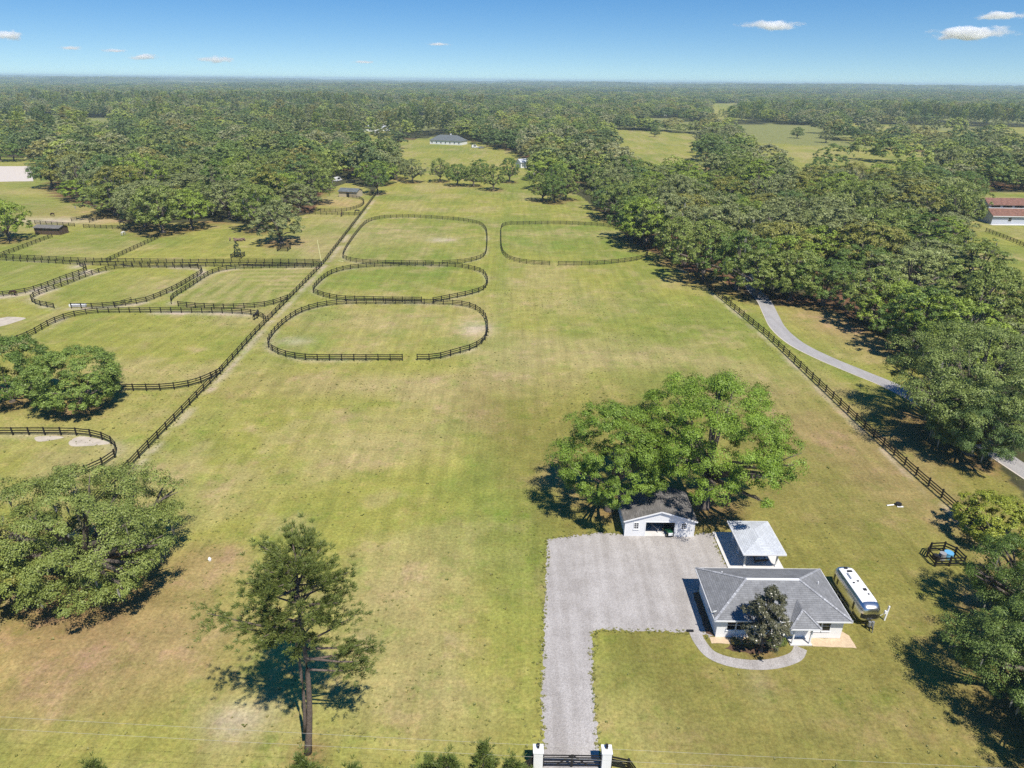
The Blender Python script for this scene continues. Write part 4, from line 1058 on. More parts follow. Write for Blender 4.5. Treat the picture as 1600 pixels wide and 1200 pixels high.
# ------------------------------------------------------------------ buildings
def hip_roof(x0, x1, y0, y1, z0, rx0, rx1, ry, z1, th=0.14):
    mb = MB()
    V_ = [(x0, y0, z0), (x1, y0, z0), (x1, y1, z0), (x0, y1, z0), (rx0, ry, z1), (rx1, ry, z1)]
    b_ = [(p[0], p[1], z0 - th) for p in V_[:4]]
    mb.add(V_ + b_, [(0, 1, 5, 4), (1, 2, 5), (2, 3, 4, 5), (3, 0, 4), (0, 6, 7, 1), (1, 7, 8, 2), (2, 8, 9, 3), (3, 9, 6, 0), (6, 9, 8, 7)])
    return mb
def window(parent, cx, y, z0, w, h, cols=1, rows=2, face=-1, fr=0.07, axis='y'):
    """framed window standing proud of a wall whose face is at y (or x when axis is 'x')"""
    def B(a0, a1, d0, d1, z_0, z_1):
        lo, hi = sorted((y + face * d0, y + face * d1))
        return MB().box(a0, a1, lo, hi, z_0, z_1) if axis == 'y' else MB().box(lo, hi, a0, a1, z_0, z_1)
    f = B(cx - w / 2 - fr, cx + w / 2 + fr, 0.0, 0.05, z0 - fr, z0)
    for bb in (B(cx - w / 2 - fr, cx + w / 2 + fr, 0, 0.05, z0 + h, z0 + h + fr), B(cx - w / 2 - fr, cx - w / 2, 0, 0.05, z0, z0 + h), B(cx + w / 2, cx + w / 2 + fr, 0, 0.05, z0, z0 + h)):
        f.add(bb.v, bb.f)
    o = f.build('window', 'white_trim', parent)
    cw, ch = w / cols, h / rows; g = 0.02
    for i in range(cols):
        for j in range(rows):
            B(cx - w / 2 + i * cw + g, cx - w / 2 + (i + 1) * cw - g, 0.0, 0.012, z0 + j * ch + g, z0 + (j + 1) * ch - g).build('pane', 'glass', o)
    for i in range(1, cols): B(cx - w / 2 + i * cw - g, cx - w / 2 + i * cw + g, 0, 0.035, z0, z0 + h).build('muntin', 'white_trim', o)
    for j in range(1, rows): B(cx - w / 2, cx + w / 2, 0, 0.03, z0 + j * ch - g, z0 + j * ch + g).build('muntin', 'white_trim', o)
    B(cx - w / 2 - 0.12, cx + w / 2 + 0.12, 0, 0.10, z0 - fr - 0.05, z0 - fr).build('sill', 'white_trim', o)
    return o
# --- the house
hx, hy = 27.5, 56.9
house = empty('house', (hx, hy, 0), 0, 'white single storey house with grey hipped shingle roof and front porch', 'house')
MB().box(21.1 - hx, 33.9 - hx, 53.45 - hy, 60.3 - hy, 0, 2.62).build('wall', 'white_paint', house)
roof = hip_roof(20.55 - hx, 34.4 - hx, 52.85 - hy, 60.95 - hy, 2.74, 24.7 - hx, 30.2 - hx, 0, 4.62).build('roof', 'roof_grey', house, uv=True)
MB().box(24.7 - hx, 30.2 - hx, -0.13, 0.13, 4.57, 4.66).build('ridge_cap', 'white_trim', roof)
cn = {0: (20.55, 52.85), 1: (34.4, 52.85), 2: (34.4, 60.95), 3: (20.55, 60.95)}
shingle('roof_cap', (0.34, 0.345, 0.36))
for i, rx in ((0, 24.7), (3, 24.7), (1, 30.2), (2, 30.2)):
    MB().bar((cn[i][0] - hx, cn[i][1] - hy, 2.76), (rx - hx, 0, 4.63), 0.26, 0.04).build('hip_cap', 'roof_cap', roof, uv=True)
g = MB()
for (a, b) in ((0, 1), (1, 2), (2, 3), (3, 0)):
    p, q = cn[a], cn[b]
    g.bar((p[0] - hx, p[1] - hy, 2.66), (q[0] - hx, q[1] - hy, 2.66), 0.06, 0.17)
g.build('gutter', 'white_trim', roof)
for vx, vy, vz in ((22.9, 59.2, 3.35), (32.6, 57.5, 3.5)):
    MB().tube([(vx - hx, vy - hy, vz - 0.3), (vx - hx, vy - hy, vz + 0.35)], 0.06, 8).build('vent_pipe', 'white_trim', roof)
wy = 53.45 - hy
window(house, 22.55 - hx, wy, 1.0, 0.84, 1.25); window(house, 23.5 - hx, wy, 1.0, 0.84, 1.25)
window(house, 31.25 - hx, wy, 1.0, 0.82, 1.25); window(house, 32.2 - hx, wy, 1.0, 0.82, 1.25)
window(house, 26.2 - hx, wy, 1.0, 0.84, 1.25)
window(house, 56.0 - hy, 21.1 - hx, 1.1, 0.8, 1.1, axis='x')
dr = MB().box(29.05 - hx, 29.95 - hx, wy - 0.05, wy, 0.15, 2.15).build('door', 'white_trim', house)
MB().box(29.2 - hx, 29.8 - hx, wy - 0.062, wy - 0.05, 1.2, 1.95).build('pane', 'glass', dr)
MB().disc((29.85 - hx, wy - 0.09, 1.1), (0, 1, 0), 0.035, 0.06, 8).build('handle', 'dark_metal', dr)
porch = MB().box(28.4 - hx, 30.6 - hx, 52.35 - hy, 53.45 - hy, 0, 0.14).build('porch_floor', 'concrete', house)
pr = MB()
px0, px1, py0, pz = 27.9 - hx, 30.95 - hx, 51.95 - hy, 2.55
ap = (29.4 - hx, 53.35 - hy, 3.75); bk = (29.4 - hx, 54.9 - hy, 3.75)
pr.add([(px0, py0, pz), (px1, py0, pz), ap, bk, (px1, 53.2 - hy, pz + 0.05), (px0, 53.2 - hy, pz + 0.05), (px0, py0, pz - .12), (px1, py0, pz - .12), (px1, 53.2 - hy, pz - .12), (px0, 53.2 - hy, pz - .12)],
       [(0, 1, 2), (1, 4, 3, 2), (5, 0, 2, 3), (0, 6, 7, 1), (1, 7, 8, 4), (5, 9, 6, 0), (6, 9, 8, 7)])
prf = pr.build('porch_roof', 'roof_grey', house, uv=True)
for e in ((px0, py0, pz + .02), (px1, py0, pz + .02)): MB().bar(e, (ap[0], ap[1], ap[2] + .02), 0.2, 0.04).build('hip_cap', 'roof_cap', prf, uv=True)
MB().bar((px0, py0, pz - 0.06), (px1, py0, pz - 0.06), 0.06, 0.14).build('gutter', 'white_trim', prf)
for q in (28.6, 30.35): MB().box(q - .07 - hx, q + .07 - hx, 52.45 - hy, 52.59 - hy, 0.14, 2.44).build('post', 'white_trim', house)
dish = empty('satellite_dish', (20.75, 53.6, 2.85), 0, 'small white satellite dish at the left front corner of the house roof', 'dish')
mb = MB(); ring = []
n = 16; V_ = [(0, 0, 0)]; F_ = []
for k in range(1, 4):
    for j in range(n):
        t = 2 * math.pi * j / n; r_ = 0.30 * k / 3; V_.append((r_ * math.cos(t), r_ * 0.75 * math.sin(t), 0.09 * (k / 3) ** 2))
for j in range(n): F_.append((0, 1 + j, 1 + (j + 1) % n))
for k in range(2):
    for j in range(n): F_.append((1 + k * n + j, 1 + (k + 1) * n + j, 1 + (k + 1) * n + (j + 1) % n, 1 + k * n + (j + 1) % n))
bowl = mb.add(V_, F_).build('bowl', 'white_trim', dish, smooth=True); bowl.rotation_euler = (math.radians(-62), math.radians(-25), 0); bowl.location = (-0.1, -0.1, 0.35)
MB().tube([(0, 0, -0.2), (0, 0, 0.15), (-0.08, -0.08, 0.34)], 0.03, 6).build('mast', 'grey_metal', dish)
MB().tube([(-0.1, -0.1, 0.38), (-0.1, -0.45, 0.62)], 0.018, 6).build('feed_arm', 'grey_metal', dish)
sheet('paver_strip', [(20.5, 52.55), (22.5, 52.5), (27.6, 52.55), (27.6, 53.44), (20.5, 53.44)], 0.024, 'tan_paver', amp=0.04, step=0.5)
sheet('paver_strip', [(30.65, 52.3), (35.0, 52.1), (35.0, 53.8), (33.95, 55.0), (33.95, 53.44), (30.65, 53.44)], 0.024, 'tan_paver', amp=0.04, step=0.5, seed=4)
sheet('mulch_bed', [(20.3, 53.9), (21.09, 53.5), (21.09, 60.2), (20.3, 60.0)], 0.028, 'mulch', amp=0.05, step=0.4)
sheet('mulch_bed', [(21.6, 51.9), (24.0, 51.2), (26.6, 51.6), (27.6, 52.5), (22.4, 52.48)], 0.021, 'mulch', amp=0.08, step=0.4, seed=6)
for i, (bx_, by_, s_) in enumerate(((22.9, 52.6, .11), (24.2, 52.4, .13), (26.7, 52.5, .17), (27.5, 52.7, .14))):
    plant('garden_shrub', V_SHRUB, bx_, by_, scale=(s_, s_, s_ * .9), rz=i, tint=((1.3, .8, .7), (1.3, .8, .7), (.9, 1, .8), (.8, .9, .7))[i], cat='shrub', group='low shrubs under the house windows',
          label=['reddish low shrub under the left front window', 'reddish low shrub left of the magnolia foot', 'green low shrub right of the magnolia foot', 'green low shrub beside the porch'][i])
MB_ = MB().box(-.35, .35, -.12, .12, 0, .14).build('drain_splash', 'dark_metal', None, loc=(18.7, 54.2, 0.012)); tag(MB_, 'small black box lying on the gravel by the house corner', 'box')

# --- the garage
gx0, gx1, gy0, gy1 = 14.25, 22.85, 70.3, 76.6
gcx, gcy = (gx0 + gx1) / 2, (gy0 + gy1) / 2
garage = empty('garage', (gcx, gcy, 0), 0, 'white gabled garage with open door and two small windows at the gravel yard', 'garage')
def loc_(x_, y_): return x_ - gcx, y_ - gcy
A0, A1 = gx0 - gcx, gx1 - gcx; B0, B1 = gy0 - gcy, gy1 - gcy; D0, D1 = 16.8 - gcx, 20.4 - gcx
EH, AH = 2.35, 3.75
w = MB(); t = 0.15
w.box(A0, D0, B0, B0 + t, 0, 2.1); w.box(D1, A1, B0, B0 + t, 0, 2.1)
w.add([(A0, B0, 2.1), (A1, B0, 2.1), (A1, B0, EH), (0, B0, AH), (A0, B0, EH), (A0, B0 + t, 2.1), (A1, B0 + t, 2.1), (A1, B0 + t, EH), (0, B0 + t, AH), (A0, B0 + t, EH)],
      [(0, 1, 2, 3, 4), (9, 8, 7, 6, 5), (0, 5, 6, 1)])
w.build('front_wall', 'white_siding', garage)
MB().box(A0, A0 + t, B0 + t, B1, 0, EH).build('side_wall', 'white_siding', garage); MB().box(A1 - t, A1, B0 + t, B1, 0, EH).build('side_wall', 'white_siding', garage)
w = MB(); w.add([(A0 + t, B1 - t, 0), (A1 - t, B1 - t, 0), (A1 - t, B1 - t, EH), (0, B1 - t, AH), (A0 + t, B1 - t, EH), (A0 + t, B1, 0), (A1 - t, B1, 0), (A1 - t, B1, EH), (0, B1, AH), (A0 + t, B1, EH)], [(4, 3, 2, 1, 0), (5, 6, 7, 8, 9)])
w.build('rear_wall', 'white_siding', garage)
sl = (AH - EH) / (A1)
for s in (-1, 1):
    ex = s * (A1 + 0.28); ez = EH - 0.28 * sl + 0.06
    mb = MB(); yb, yf = B1 + 0.2, B0 - 0.22
    mb.add([(ex, yf, ez), (ex, yb, ez), (0, yb, AH + .06), (0, yf, AH + .06), (ex, yf, ez + .10), (ex, yb, ez + .10), (0, yb, AH + .16), (0, yf, AH + .16)],
           [(0, 1, 2, 3), (7, 6, 5, 4), (0, 4, 5, 1), (1, 5, 6, 2), (3, 7, 4, 0)])
    rf = mb.build('roof', 'roof_brown', garage, uv=True)
    MB().bar((ex, yf - .02, ez - .02), (0, yf - .02, AH + .0), 0.04, 0.18).build('bargeboard', 'white_trim', rf)
for q0, q1, z0, z1 in ((D0 - .1, D0, 0, 2.2), (D1, D1 + .1, 0, 2.2), (D0, D1, 2.1, 2.2)): MB().box(q0, q1, B0 - .025, B0, z0, z1).build('door_trim', 'white_trim', garage)
for s in (A0, A1): MB().box(s - .05, s + .05, B0 - .03, B0 - .003, 0, EH).build('corner_trim', 'white_trim', garage)
window(garage, 15.62 - gcx, B0, 1.15, 0.52, 0.85, 2, 3); window(garage, 21.5 - gcx, B0, 1.15, 0.52, 0.85, 2, 3)
sheet('garage_floor', [(gx0 + .2, gy0 + .02), (gx1 - .2, gy0 + .02), (gx1 - .2, gy1 - .2), (gx0 + .2, gy1 - .2)], 0.03, 'concrete')
# things in the garage
def wheel(parent, c_, r_, w_, axis=(1, 0, 0), rim='grey_metal'):
    ty = MB().disc(c_, axis, r_, w_, 16).build('wheel', 'rubber', parent)
    MB().disc(c_, axis, r_ * 0.55, w_ * 1.08, 12).build('rim', rim, ty)
tr_ = empty('utility_trailer', (18.55, 71.8, 0.03), 0, 'small trailer with pale drawbar standing in the garage doorway', 'trailer')
MB().box(-.85, .85, 0.6, 3.0, 0.45, 0.6).build('bed', 'dark_metal', tr_)
MB().box(-.85, .85, 0.55, 0.6, 0.6, 0.95).build('front_board', 'dark_metal', tr_)
for s in (-1, 1): MB().bar((s * .7, 0.6, .5), (0, -0.75, .45), 0.09, 0.09).build('drawbar', 'sand', tr_); wheel(tr_, (s * .98, 1.9, .33), .33, .2)
MB().tube([(0, -0.75, 0.02), (0, -0.75, .6)], 0.04, 8).build('jack', 'grey_metal', tr_)
lt = tag(MB().box(-.95, .95, -.06, .06, 0, .1).build('light_bar', 'white_trim', None, loc=(18.3, 72.4, 1.85)), 'white tube light bar hanging inside the garage', 'lamp')
mo = empty('lawn_tractor', (19.85, 70.75, 0.03), math.radians(4), 'small green and white lawn tractor parked at the right of the garage doorway', 'tractor')
hd = MB().box(-.28, .28, -0.75, 0.05, .35, .78).build('hood', 'green_paint', mo); MB().box(-.27, .27, -.85, -.75, .38, .72).build('grille', 'white_trim', hd)
MB().box(-.36, .36, 0.05, 1.05, .32, .55).build('body', 'green_paint', mo)
st_ = MB().box(-.25, .25, .5, .95, .55, .66).build('seat', 'rubber', mo); MB().box(-.25, .25, .9, 1.0, .66, 1.0).build('backrest', 'rubber', st_)
MB().tube([(0, .0, .75), (0, .2, 1.0)], .025, 6).build('steering_column', 'dark_metal', mo)
MB().disc((0, .22, 1.02), (0, .6, .8), .19, .03, 14).build('steering_wheel', 'rubber', mo)
for s in (-1, 1): wheel(mo, (s * .36, -.5, .2), .2, .16, rim='yellow_paint'); wheel(mo, (s * .42, .7, .27), .27, .24, rim='yellow_paint')

# --- the pavilion
pvx, pvy = 29.1, 66.8
tag(MB().box(25.5, 32.0, 64.15, 71.2, 0, 0.12).build('concrete_pad', 'concrete'), kind='structure')
pav = empty('pavilion', (pvx, pvy, 0.12), 0, 'open pavilion with pale grey hipped roof on white posts behind the house', 'pavilion')
mb = hip_roof(26.65 - pvx, 31.6 - pvx, 63.4 - pvy, 69.9 - pvy, 2.62, 0, 0.001, 0, 3.15, .12)
mb = MB(); zr, zt = 2.6, 3.2
x0, x1, y0, y1 = 26.65 - pvx, 31.6 - pvx, 63.4 - pvy, 69.9 - pvy
mb.add([(x0, y0, zr), (x1, y0, zr), (x1, y1, zr), (x0, y1, zr), (0, y0 + 2.4, zt), (0, y1 - 2.4, zt), (x0, y0, zr - .14), (x1, y0, zr - .14), (x1, y1, zr - .14), (x0, y1, zr - .14)],
       [(0, 1, 4), (1, 2, 5, 4), (2, 3, 5), (3, 0, 4, 5), (0, 6, 7, 1), (1, 7, 8, 2), (2, 8, 9, 3), (3, 9, 6, 0), (6, 9, 8, 7)])
pvr = mb.build('roof', 'roof_pale', pav, uv=True)
gg = MB()
for a_, b_ in (((x0, y0), (x1, y0)), ((x1, y0), (x1, y1)), ((x1, y1), (x0, y1)), ((x0, y1), (x0, y0))): gg.bar((*a_, zr - .08), (*b_, zr - .08), 0.05, 0.17)
gg.build('fascia', 'white_trim', pvr)
for qx in (27.45, 31.15):
    for qy in (64.6, 67.0, 69.35):
        po = MB().box(qx - .08 - pvx, qx + .08 - pvx, qy - .08 - pvy, qy + .08 - pvy, 0, 2.46).build('post', 'white_trim', pav)
        MB().box(qx - .13 - pvx, qx + .13 - pvx, qy - .13 - pvy, qy + .13 - pvy, 0, .2).build('post_base', 'white_trim', po)
tb = empty('picnic_table', (29.5, 65.9, .12), math.radians(8), 'brown wooden table with benches under the pavilion', 'table')
MB().box(-.9, .9, -.42, .42, .70, .76).build('table_top', 'brown_wood', tb)
for s in (-1, 1):
    MB().box(-.9, .9, s * .82 - .14, s * .82 + .14, .42, .47).build('bench', 'brown_wood', tb)
    for e in (-1, 1): MB().bar((e * .65, s * .7, 0), (e * .65, s * .2, .7), .08, .05).build('leg', 'brown_wood', tb)
    MB().bar((s * .65, -.9, .4), (s * .65, .9, .4), .05, .09).build('cross_bar', 'brown_wood', tb)

# --- the travel trailer
TX, TY0, TY1 = 37.45, 55.0, 61.9
tl = empty('travel_trailer', (TX, (TY0 + TY1) / 2, 0), math.radians(1.5), 'rounded polished aluminium travel trailer parked right of the house', 'trailer')
def shell_pt(s, t, Lh, W, Z0, Z1, off=0.0):
    """s along -1..1, t around 0..1 from the bottom left over the roof to the bottom right"""
    e = (1 - abs(s) ** 7.0) ** (1 / 2.4) if abs(s) < 1 else 0
    k = 0.42 + 0.58 * e if abs(s) < 1 else 0.42
    an = math.pi * (1.16 - 1.32 * t)
    p = 3.2
    cx_ = math.copysign(abs(math.cos(an)) ** (2 / p), math.cos(an)); cz = math.copysign(abs(math.sin(an)) ** (2 / p), math.sin(an))
    wz = 0.45 + 0.55 * e if abs(s) < 1 else 0.45
    zm = (Z0 + Z1) / 2 - 0.1
    return (cx_ * (W / 2 * k + off), s * Lh, zm + cz * ((Z1 - zm) if cz > 0 else (zm - Z0)) * (wz if cz > 0 else (0.75 + .25 * e)) + (off if cz > 0.9 else 0))
Lh = (TY1 - TY0) / 2; W_, Z0_, Z1_ = 2.42, 0.42, 2.78
ns, ntt = 44, 40
SS = [math.sin(i / ns * math.pi - math.pi / 2) for i in range(ns + 1)]
V_ = [shell_pt(max(-.9995, min(.9995, s)), j / ntt, Lh, W_, Z0_, Z1_) for s in SS for j in range(ntt + 1)]
F_ = [(i * (ntt + 1) + j, i * (ntt + 1) + j + 1, (i + 1) * (ntt + 1) + j + 1, (i + 1) * (ntt + 1) + j) for i in range(ns) for j in range(ntt)]
F_ += [(i * (ntt + 1), (i + 1) * (ntt + 1), (i + 1) * (ntt + 1) + ntt, i * (ntt + 1) + ntt) for i in range(ns)]
F_ += [tuple(range(ntt + 1)), tuple(ns * (ntt + 1) + j for j in range(ntt, -1, -1))]
body = MB().add(V_, F_).build('body', 'aluminium', tl, smooth=True)
bm = bmesh.new(); bm.from_mesh(body.data); bmesh.ops.recalc_face_normals(bm, faces=bm.faces); bm.to_mesh(body.data); bm.free()
def patch(name, s0, s1, t0, t1, m, parent, off, a=10, b=8):
    V_ = [Vector(shell_pt(s0 + (s1 - s0) * i / a, t0 + (t1 - t0) * j / b, Lh, W_, Z0_, Z1_)) for i in range(a + 1) for j in range(b + 1)]
    cz = (Z0_ + Z1_) / 2
    out = []
    for v in V_:
        d = Vector((v.x, 0 if abs(v.y) < Lh * .8 else v.y * .8, (v.z - cz) * 1.4)).normalized()
        out.append(v + d * off)
    return MB().add(out, [(i * (b + 1) + j, i * (b + 1) + j + 1, (i + 1) * (b + 1) + j + 1, (i + 1) * (b + 1) + j) for i in range(a) for j in range(b)]).build(name, m, parent, smooth=True)
patch('roof_panel', -0.76, 0.80, 0.365, 0.635, 'white_trim', body, 0.02, 20, 10)
patch('window', -0.60, -0.52, 0.075, 0.185, 'glass', tl, 0.02); patch('window', 0.46, 0.54, 0.11, 0.175, 'glass', tl, 0.02); patch('window', 0.68, 0.77, 0.10, 0.185, 'glass', tl, 0.02)
patch('window', -0.30, 0.10, 0.815, 0.90, 'glass', tl, 0.015); patch('window', 0.45, 0.65, 0.815, 0.90, 'glass', tl, 0.015)
# wrap-round front windows: three panes
for nm, x0_, x1_ in (('front_window', -0.36, 0.36), ('front_window', -0.74, -0.40), ('front_window', 0.40, 0.74)):
    pts_ = []
    for i in range(9):
        u_ = x0_ + (x1_ - x0_) * i / 8
        for zz in (1.18, 1.72):
            yy = -Lh * (1.0 - 0.22 * (abs(u_)) ** 3.2) 
            pts_.append((u_ * 1.40, yy - 0.07, zz))
    MB().add(pts_, [(2 * i, 2 * i + 2, 2 * i + 3, 2 * i + 1) for i in range(8)]).build(nm, 'glass', tl, smooth=True)
for (y_, x_, w_, l_, h_) in ((2.6, -.1, .3, .26, .08), (1.95, .05, .5, .4, .1), (-0.9, .3, .32, .3, .09), (-1.6, .35, .14, .14, .08), (0.2, -.35, .16, .16, .07), (0.45, .2, .22, .16, .07)):
    MB().box(x_ - w_ / 2, x_ + w_ / 2, y_ - l_ / 2, y_ + l_ / 2, Z1_ + .01, Z1_ + .04 + h_).build('roof_vent', 'dark_metal', tl)
ac = MB().box(-.38, .38, .75, 1.65, Z1_ + .01, Z1_ + .26).build('air_conditioner', 'white_trim', tl)
for s in (-1, 1):
    for q in (0.35, 1.2): wheel(tl, (s * 1.08, q, .35), .35, .24)
    MB().bar((s * .55, -Lh + .5, .42), (0, -Lh - .75, .45), .1, .12).build('drawbar', 'dark_metal', tl)
    MB().box(s * 1.2 - .015, s * 1.2 + .015, -2.9, 2.9, .6, .68).build('rub_strip', 'grey_metal', tl)
for s in (-1, 1): MB().tube([(s * .17, -Lh - .28, .5), (s * .17, -Lh - .28, 1.05)], .15, 12).build('gas_bottle', 'grey_metal', tl)
MB().tube([(0, -Lh - .75, .02), (0, -Lh - .75, .7)], .045, 8).build('jack', 'grey_metal', tl)
MB().box(-1.19, -1.165, -2.0, -1.35, .62, 2.1).build('door', 'aluminium', tl)
up_ = empty('utility_post', (39.75, 56.1, 0), 0, 'leaning white hookup post beside the front of the travel trailer', 'post')
MB().box(-.07, .07, -.07, .07, 0, 1.9).build('post', 'white_trim', up_); MB().box(-.28, -.07, -.1, .1, .9, 1.25).build('box', 'white_trim', up_)
MB().tube([(-.18, 0, 1.0), (-.5, .1, .5), (-.85, .2, .75), (-1.15, .25, .9)], .03, 6).build('cable', 'white_trim', up_); up_.rotation_euler = (0, math.radians(4), 0)

# --- gate at the bottom
GY_ = 38.75
for i, (gxp, lab) in enumerate(((2.45, 'left white gate pillar with a small lamp on top'), (8.05, 'right white gate pillar with a small lamp on top'))):
    pl = empty('gate_pillar', (gxp, GY_, 0), 0, lab, 'pillar', 'gate pillars')
    MB().box(-.38, .38, -.38, .38, 0, 2.08).build('shaft', 'white_paint', pl); MB().box(-.43, .43, -.43, .43, 2.08, 2.2).build('cap', 'white_paint', pl)
    lp = MB().box(-.09, .09, -.02, .16, 2.2, 2.42).build('lamp', 'dark_metal', pl); MB().box(-.12, .12, .05, .32, 2.42, 2.46).build('lamp_cover', 'dark_metal', lp)
for s, (a_, b_) in enumerate(((2.9, 5.2), (7.6, 5.3))):
    gl = empty('drive_gate', (a_, GY_, 0), 0, ['left leaf of the black drive gate between the white pillars', 'right leaf of the black drive gate between the white pillars'][s], 'gate', 'drive gate leaves')
    dx = b_ - a_
    for h in (0.25, 0.55, 0.85, 1.15, 1.42): MB().bar((0, 0, h), (dx, 0, h), 0.05, 0.10).build('rail', 'fence_black', gl)
    for q in (0.0, 1.0): MB().bar((dx * q, 0, 0.12), (dx * q, 0, 1.5), 0.09, 0.09).build('stile', 'fence_black', gl)
    MB().bar((dx * .96, -.04, 1.38), (dx * .45, -.04, 0.3), 0.04, 0.11).build('brace', 'fence_black', gl)
fence([(2.0, 38.75), (1.05, 38.6), (0.5, 37.6), (0.2, 36.0), (0.2, 33.0)], 'short black wing fence curving off the left gate pillar', step=1.5, hs=(.3, .6, .9, 1.2))
fence([(8.5, 38.75), (9.75, 38.7), (10.6, 37.2), (11.0, 35.0), (11.4, 32.5)], 'short black wing fence turning off the right gate pillar', step=1.6, hs=(.3, .6, .9, 1.2))
tag(MB().box(2.9, 7.6, 35.6, 38.2, 0.0, 0.05).build('concrete_apron', 'concrete'), kind='structure')

# --- overhead wires between two poles outside the picture
def utility_pole(x_, y_, lab):
    p_ = empty('utility_pole', (x_, y_, 0), 0, lab, 'pole', 'utility poles')
    MB().tube([(0, 0, 0), (0, 0, 9.6)], [.17, .12], 10).build('pole', 'brown_wood', p_); MB().bar((0, -1.1, 8.9), (0, 1.1, 8.9), .12, .12).build('cross_arm', 'brown_wood', p_)
def wire(p0, p1, lab):
    a_ = Vector(p0); b_ = Vector(p1); m_ = MB()
    m_.tube([a_.lerp(b_, i / 24) + Vector((0, 0, -1.2 * (1 - (2 * i / 24 - 1) ** 2) * .25)) for i in range(25)], 0.008, 5)
    tag(m_.build('overhead_wire', 'wire'), lab, 'wire', 'overhead wires')
Wa, Wb = G(-100, 1118, 8.5), G(1700, 1210, 8.5)
Wc, Wd = G(-100, 1137, 8.5), G(1700, 1228, 8.5)
def ext(a_, b_, k): a_ = Vector(a_); b_ = Vector(b_); d_ = (b_ - a_); return a_ - d_ * k, b_ + d_ * k
e0, e1 = ext(Wa, Wb, .22); wire((*e0, 8.9), (*e1, 8.9), 'upper of the two thin wires crossing the bottom of the picture')
f0, f1 = ext(Wc, Wd, .22); wire((*f0, 8.9), (*f1, 8.9), 'lower of the two thin wires crossing the bottom of the picture')
utility_pole((e0.x + f0.x) / 2, (e0.y + f0.y) / 2, 'wooden pole carrying the wires left of the picture'); utility_pole((e1.x + f1.x) / 2, (e1.y + f1.y) / 2, 'wooden pole carrying the wires right of the picture')

# --- pump pen contents, debris
tk = empty('water_pump', (51.7, 66.4, 0), 0, 'grey water tank and pump inside the small black pen', 'pump')
MB().tube([(0, 0, 0), (0, 0, .9)], .38, 14).build('tank', 'tank_grey', tk); MB().box(-.95, -.45, -.4, .4, 0, .55).build('pump_box', 'dark_metal', tk); MB().tube([(-.5, .1, .4), (-.2, .3, .6), (0, .2, .8)], .05, 6).build('pipe', 'white_trim', tk)
bl = empty('blue_barrel', (52.6, 66.7, 0), 0, 'round blue lidded barrel inside the small black pen', 'barrel')
MB().tube([(0, 0, 0), (0, 0, .35), (0, 0, .75)], [.5, .55, .5], 18).build('barrel', 'blue_plastic', bl); MB().tube([(0, 0, .75), (0, 0, .82)], [.54, .5], 18).build('lid', 'blue_plastic', bl)
db = empty('cover_pipe', (51.6, 77.6, 0), 0, 'white pipe and dark cap lying in the lawn by the right fence', 'pipe')
MB().tube([(-.9, -.05, .08), (.1, .1, .1)], .09, 8).build('pipe', 'white_trim', db); MB().tube([(.75, .15, 0), (.75, .15, .35)], [.42, .38], 14).build('cap', 'dark_metal', db); MB().box(.4, 1.2, -.35, -.15, 0, .08).build('plank', 'white_trim', db)
ml = tag(MB().tube([(0, 0, 0), (0, 0, .25), (0, 0, .45)], [.16, .2, .1], 10).build('white_bucket', 'white_trim', None, loc=(*G(328, 876), 0)), 'small white bucket in the grass left of the lone pine', 'bucket')
po = empty('flag_pole', (-58.6, 205.4, 0), 0, 'slanting pale pole at the corner of the long left fence', 'pole')
MB().tube([(0, 0, 0), (-.6, 0, 7.4)], [.12, .09], 8).build('pole', 'yellow_paint', po); MB().box(-.25, .25, -.25, .25, 0, .2).build('footing', 'concrete', po)
jp = tag(MB().bar((0, 0, .1), (1.7, -1.1, .1), .2, .15).build('yellow_beam', 'yellow_paint', None, loc=(*G(529, 408), 0)), 'yellow beam lying in the grass between oval paddocks', 'beam')
lg = empty('log_pile', (*G(368, 376), 0), 0, 'heap of brown logs in the left pasture behind the little cedar', 'log pile')
for i in range(9):
    a_ = rnd.uniform(0, 3.1); q_ = (rnd.uniform(-3, 3), rnd.uniform(-.8, .8), .25 + .3 * rnd.random()); l_ = rnd.uniform(.8, 1.8)
    MB().tube([(q_[0] - math.cos(a_) * l_, q_[1] - math.sin(a_) * l_, q_[2]), (q_[0] + math.cos(a_) * l_, q_[1] + math.sin(a_) * l_, q_[2] + rnd.uniform(-.2, .3))], rnd.uniform(.15, .28), 8).build('log', 'log_wood', lg)
tg = empty('water_trough', (*G(122, 479), 0), 0, 'white water trough inside the gap of the small slanted paddock', 'trough')
MB().box(-1.9, 1.9, -.45, .45, 0, .12).build('base', 'white_trim', tg)
for q in (-1, 1): MB().box(-1.9, 1.9, q * .45 - .05, q * .45 + .05, .12, .6).build('side', 'white_trim', tg); MB().box(q * 1.9 - .05, q * 1.9 + .05, -.4, .4, .12, .6).build('end', 'white_trim', tg)

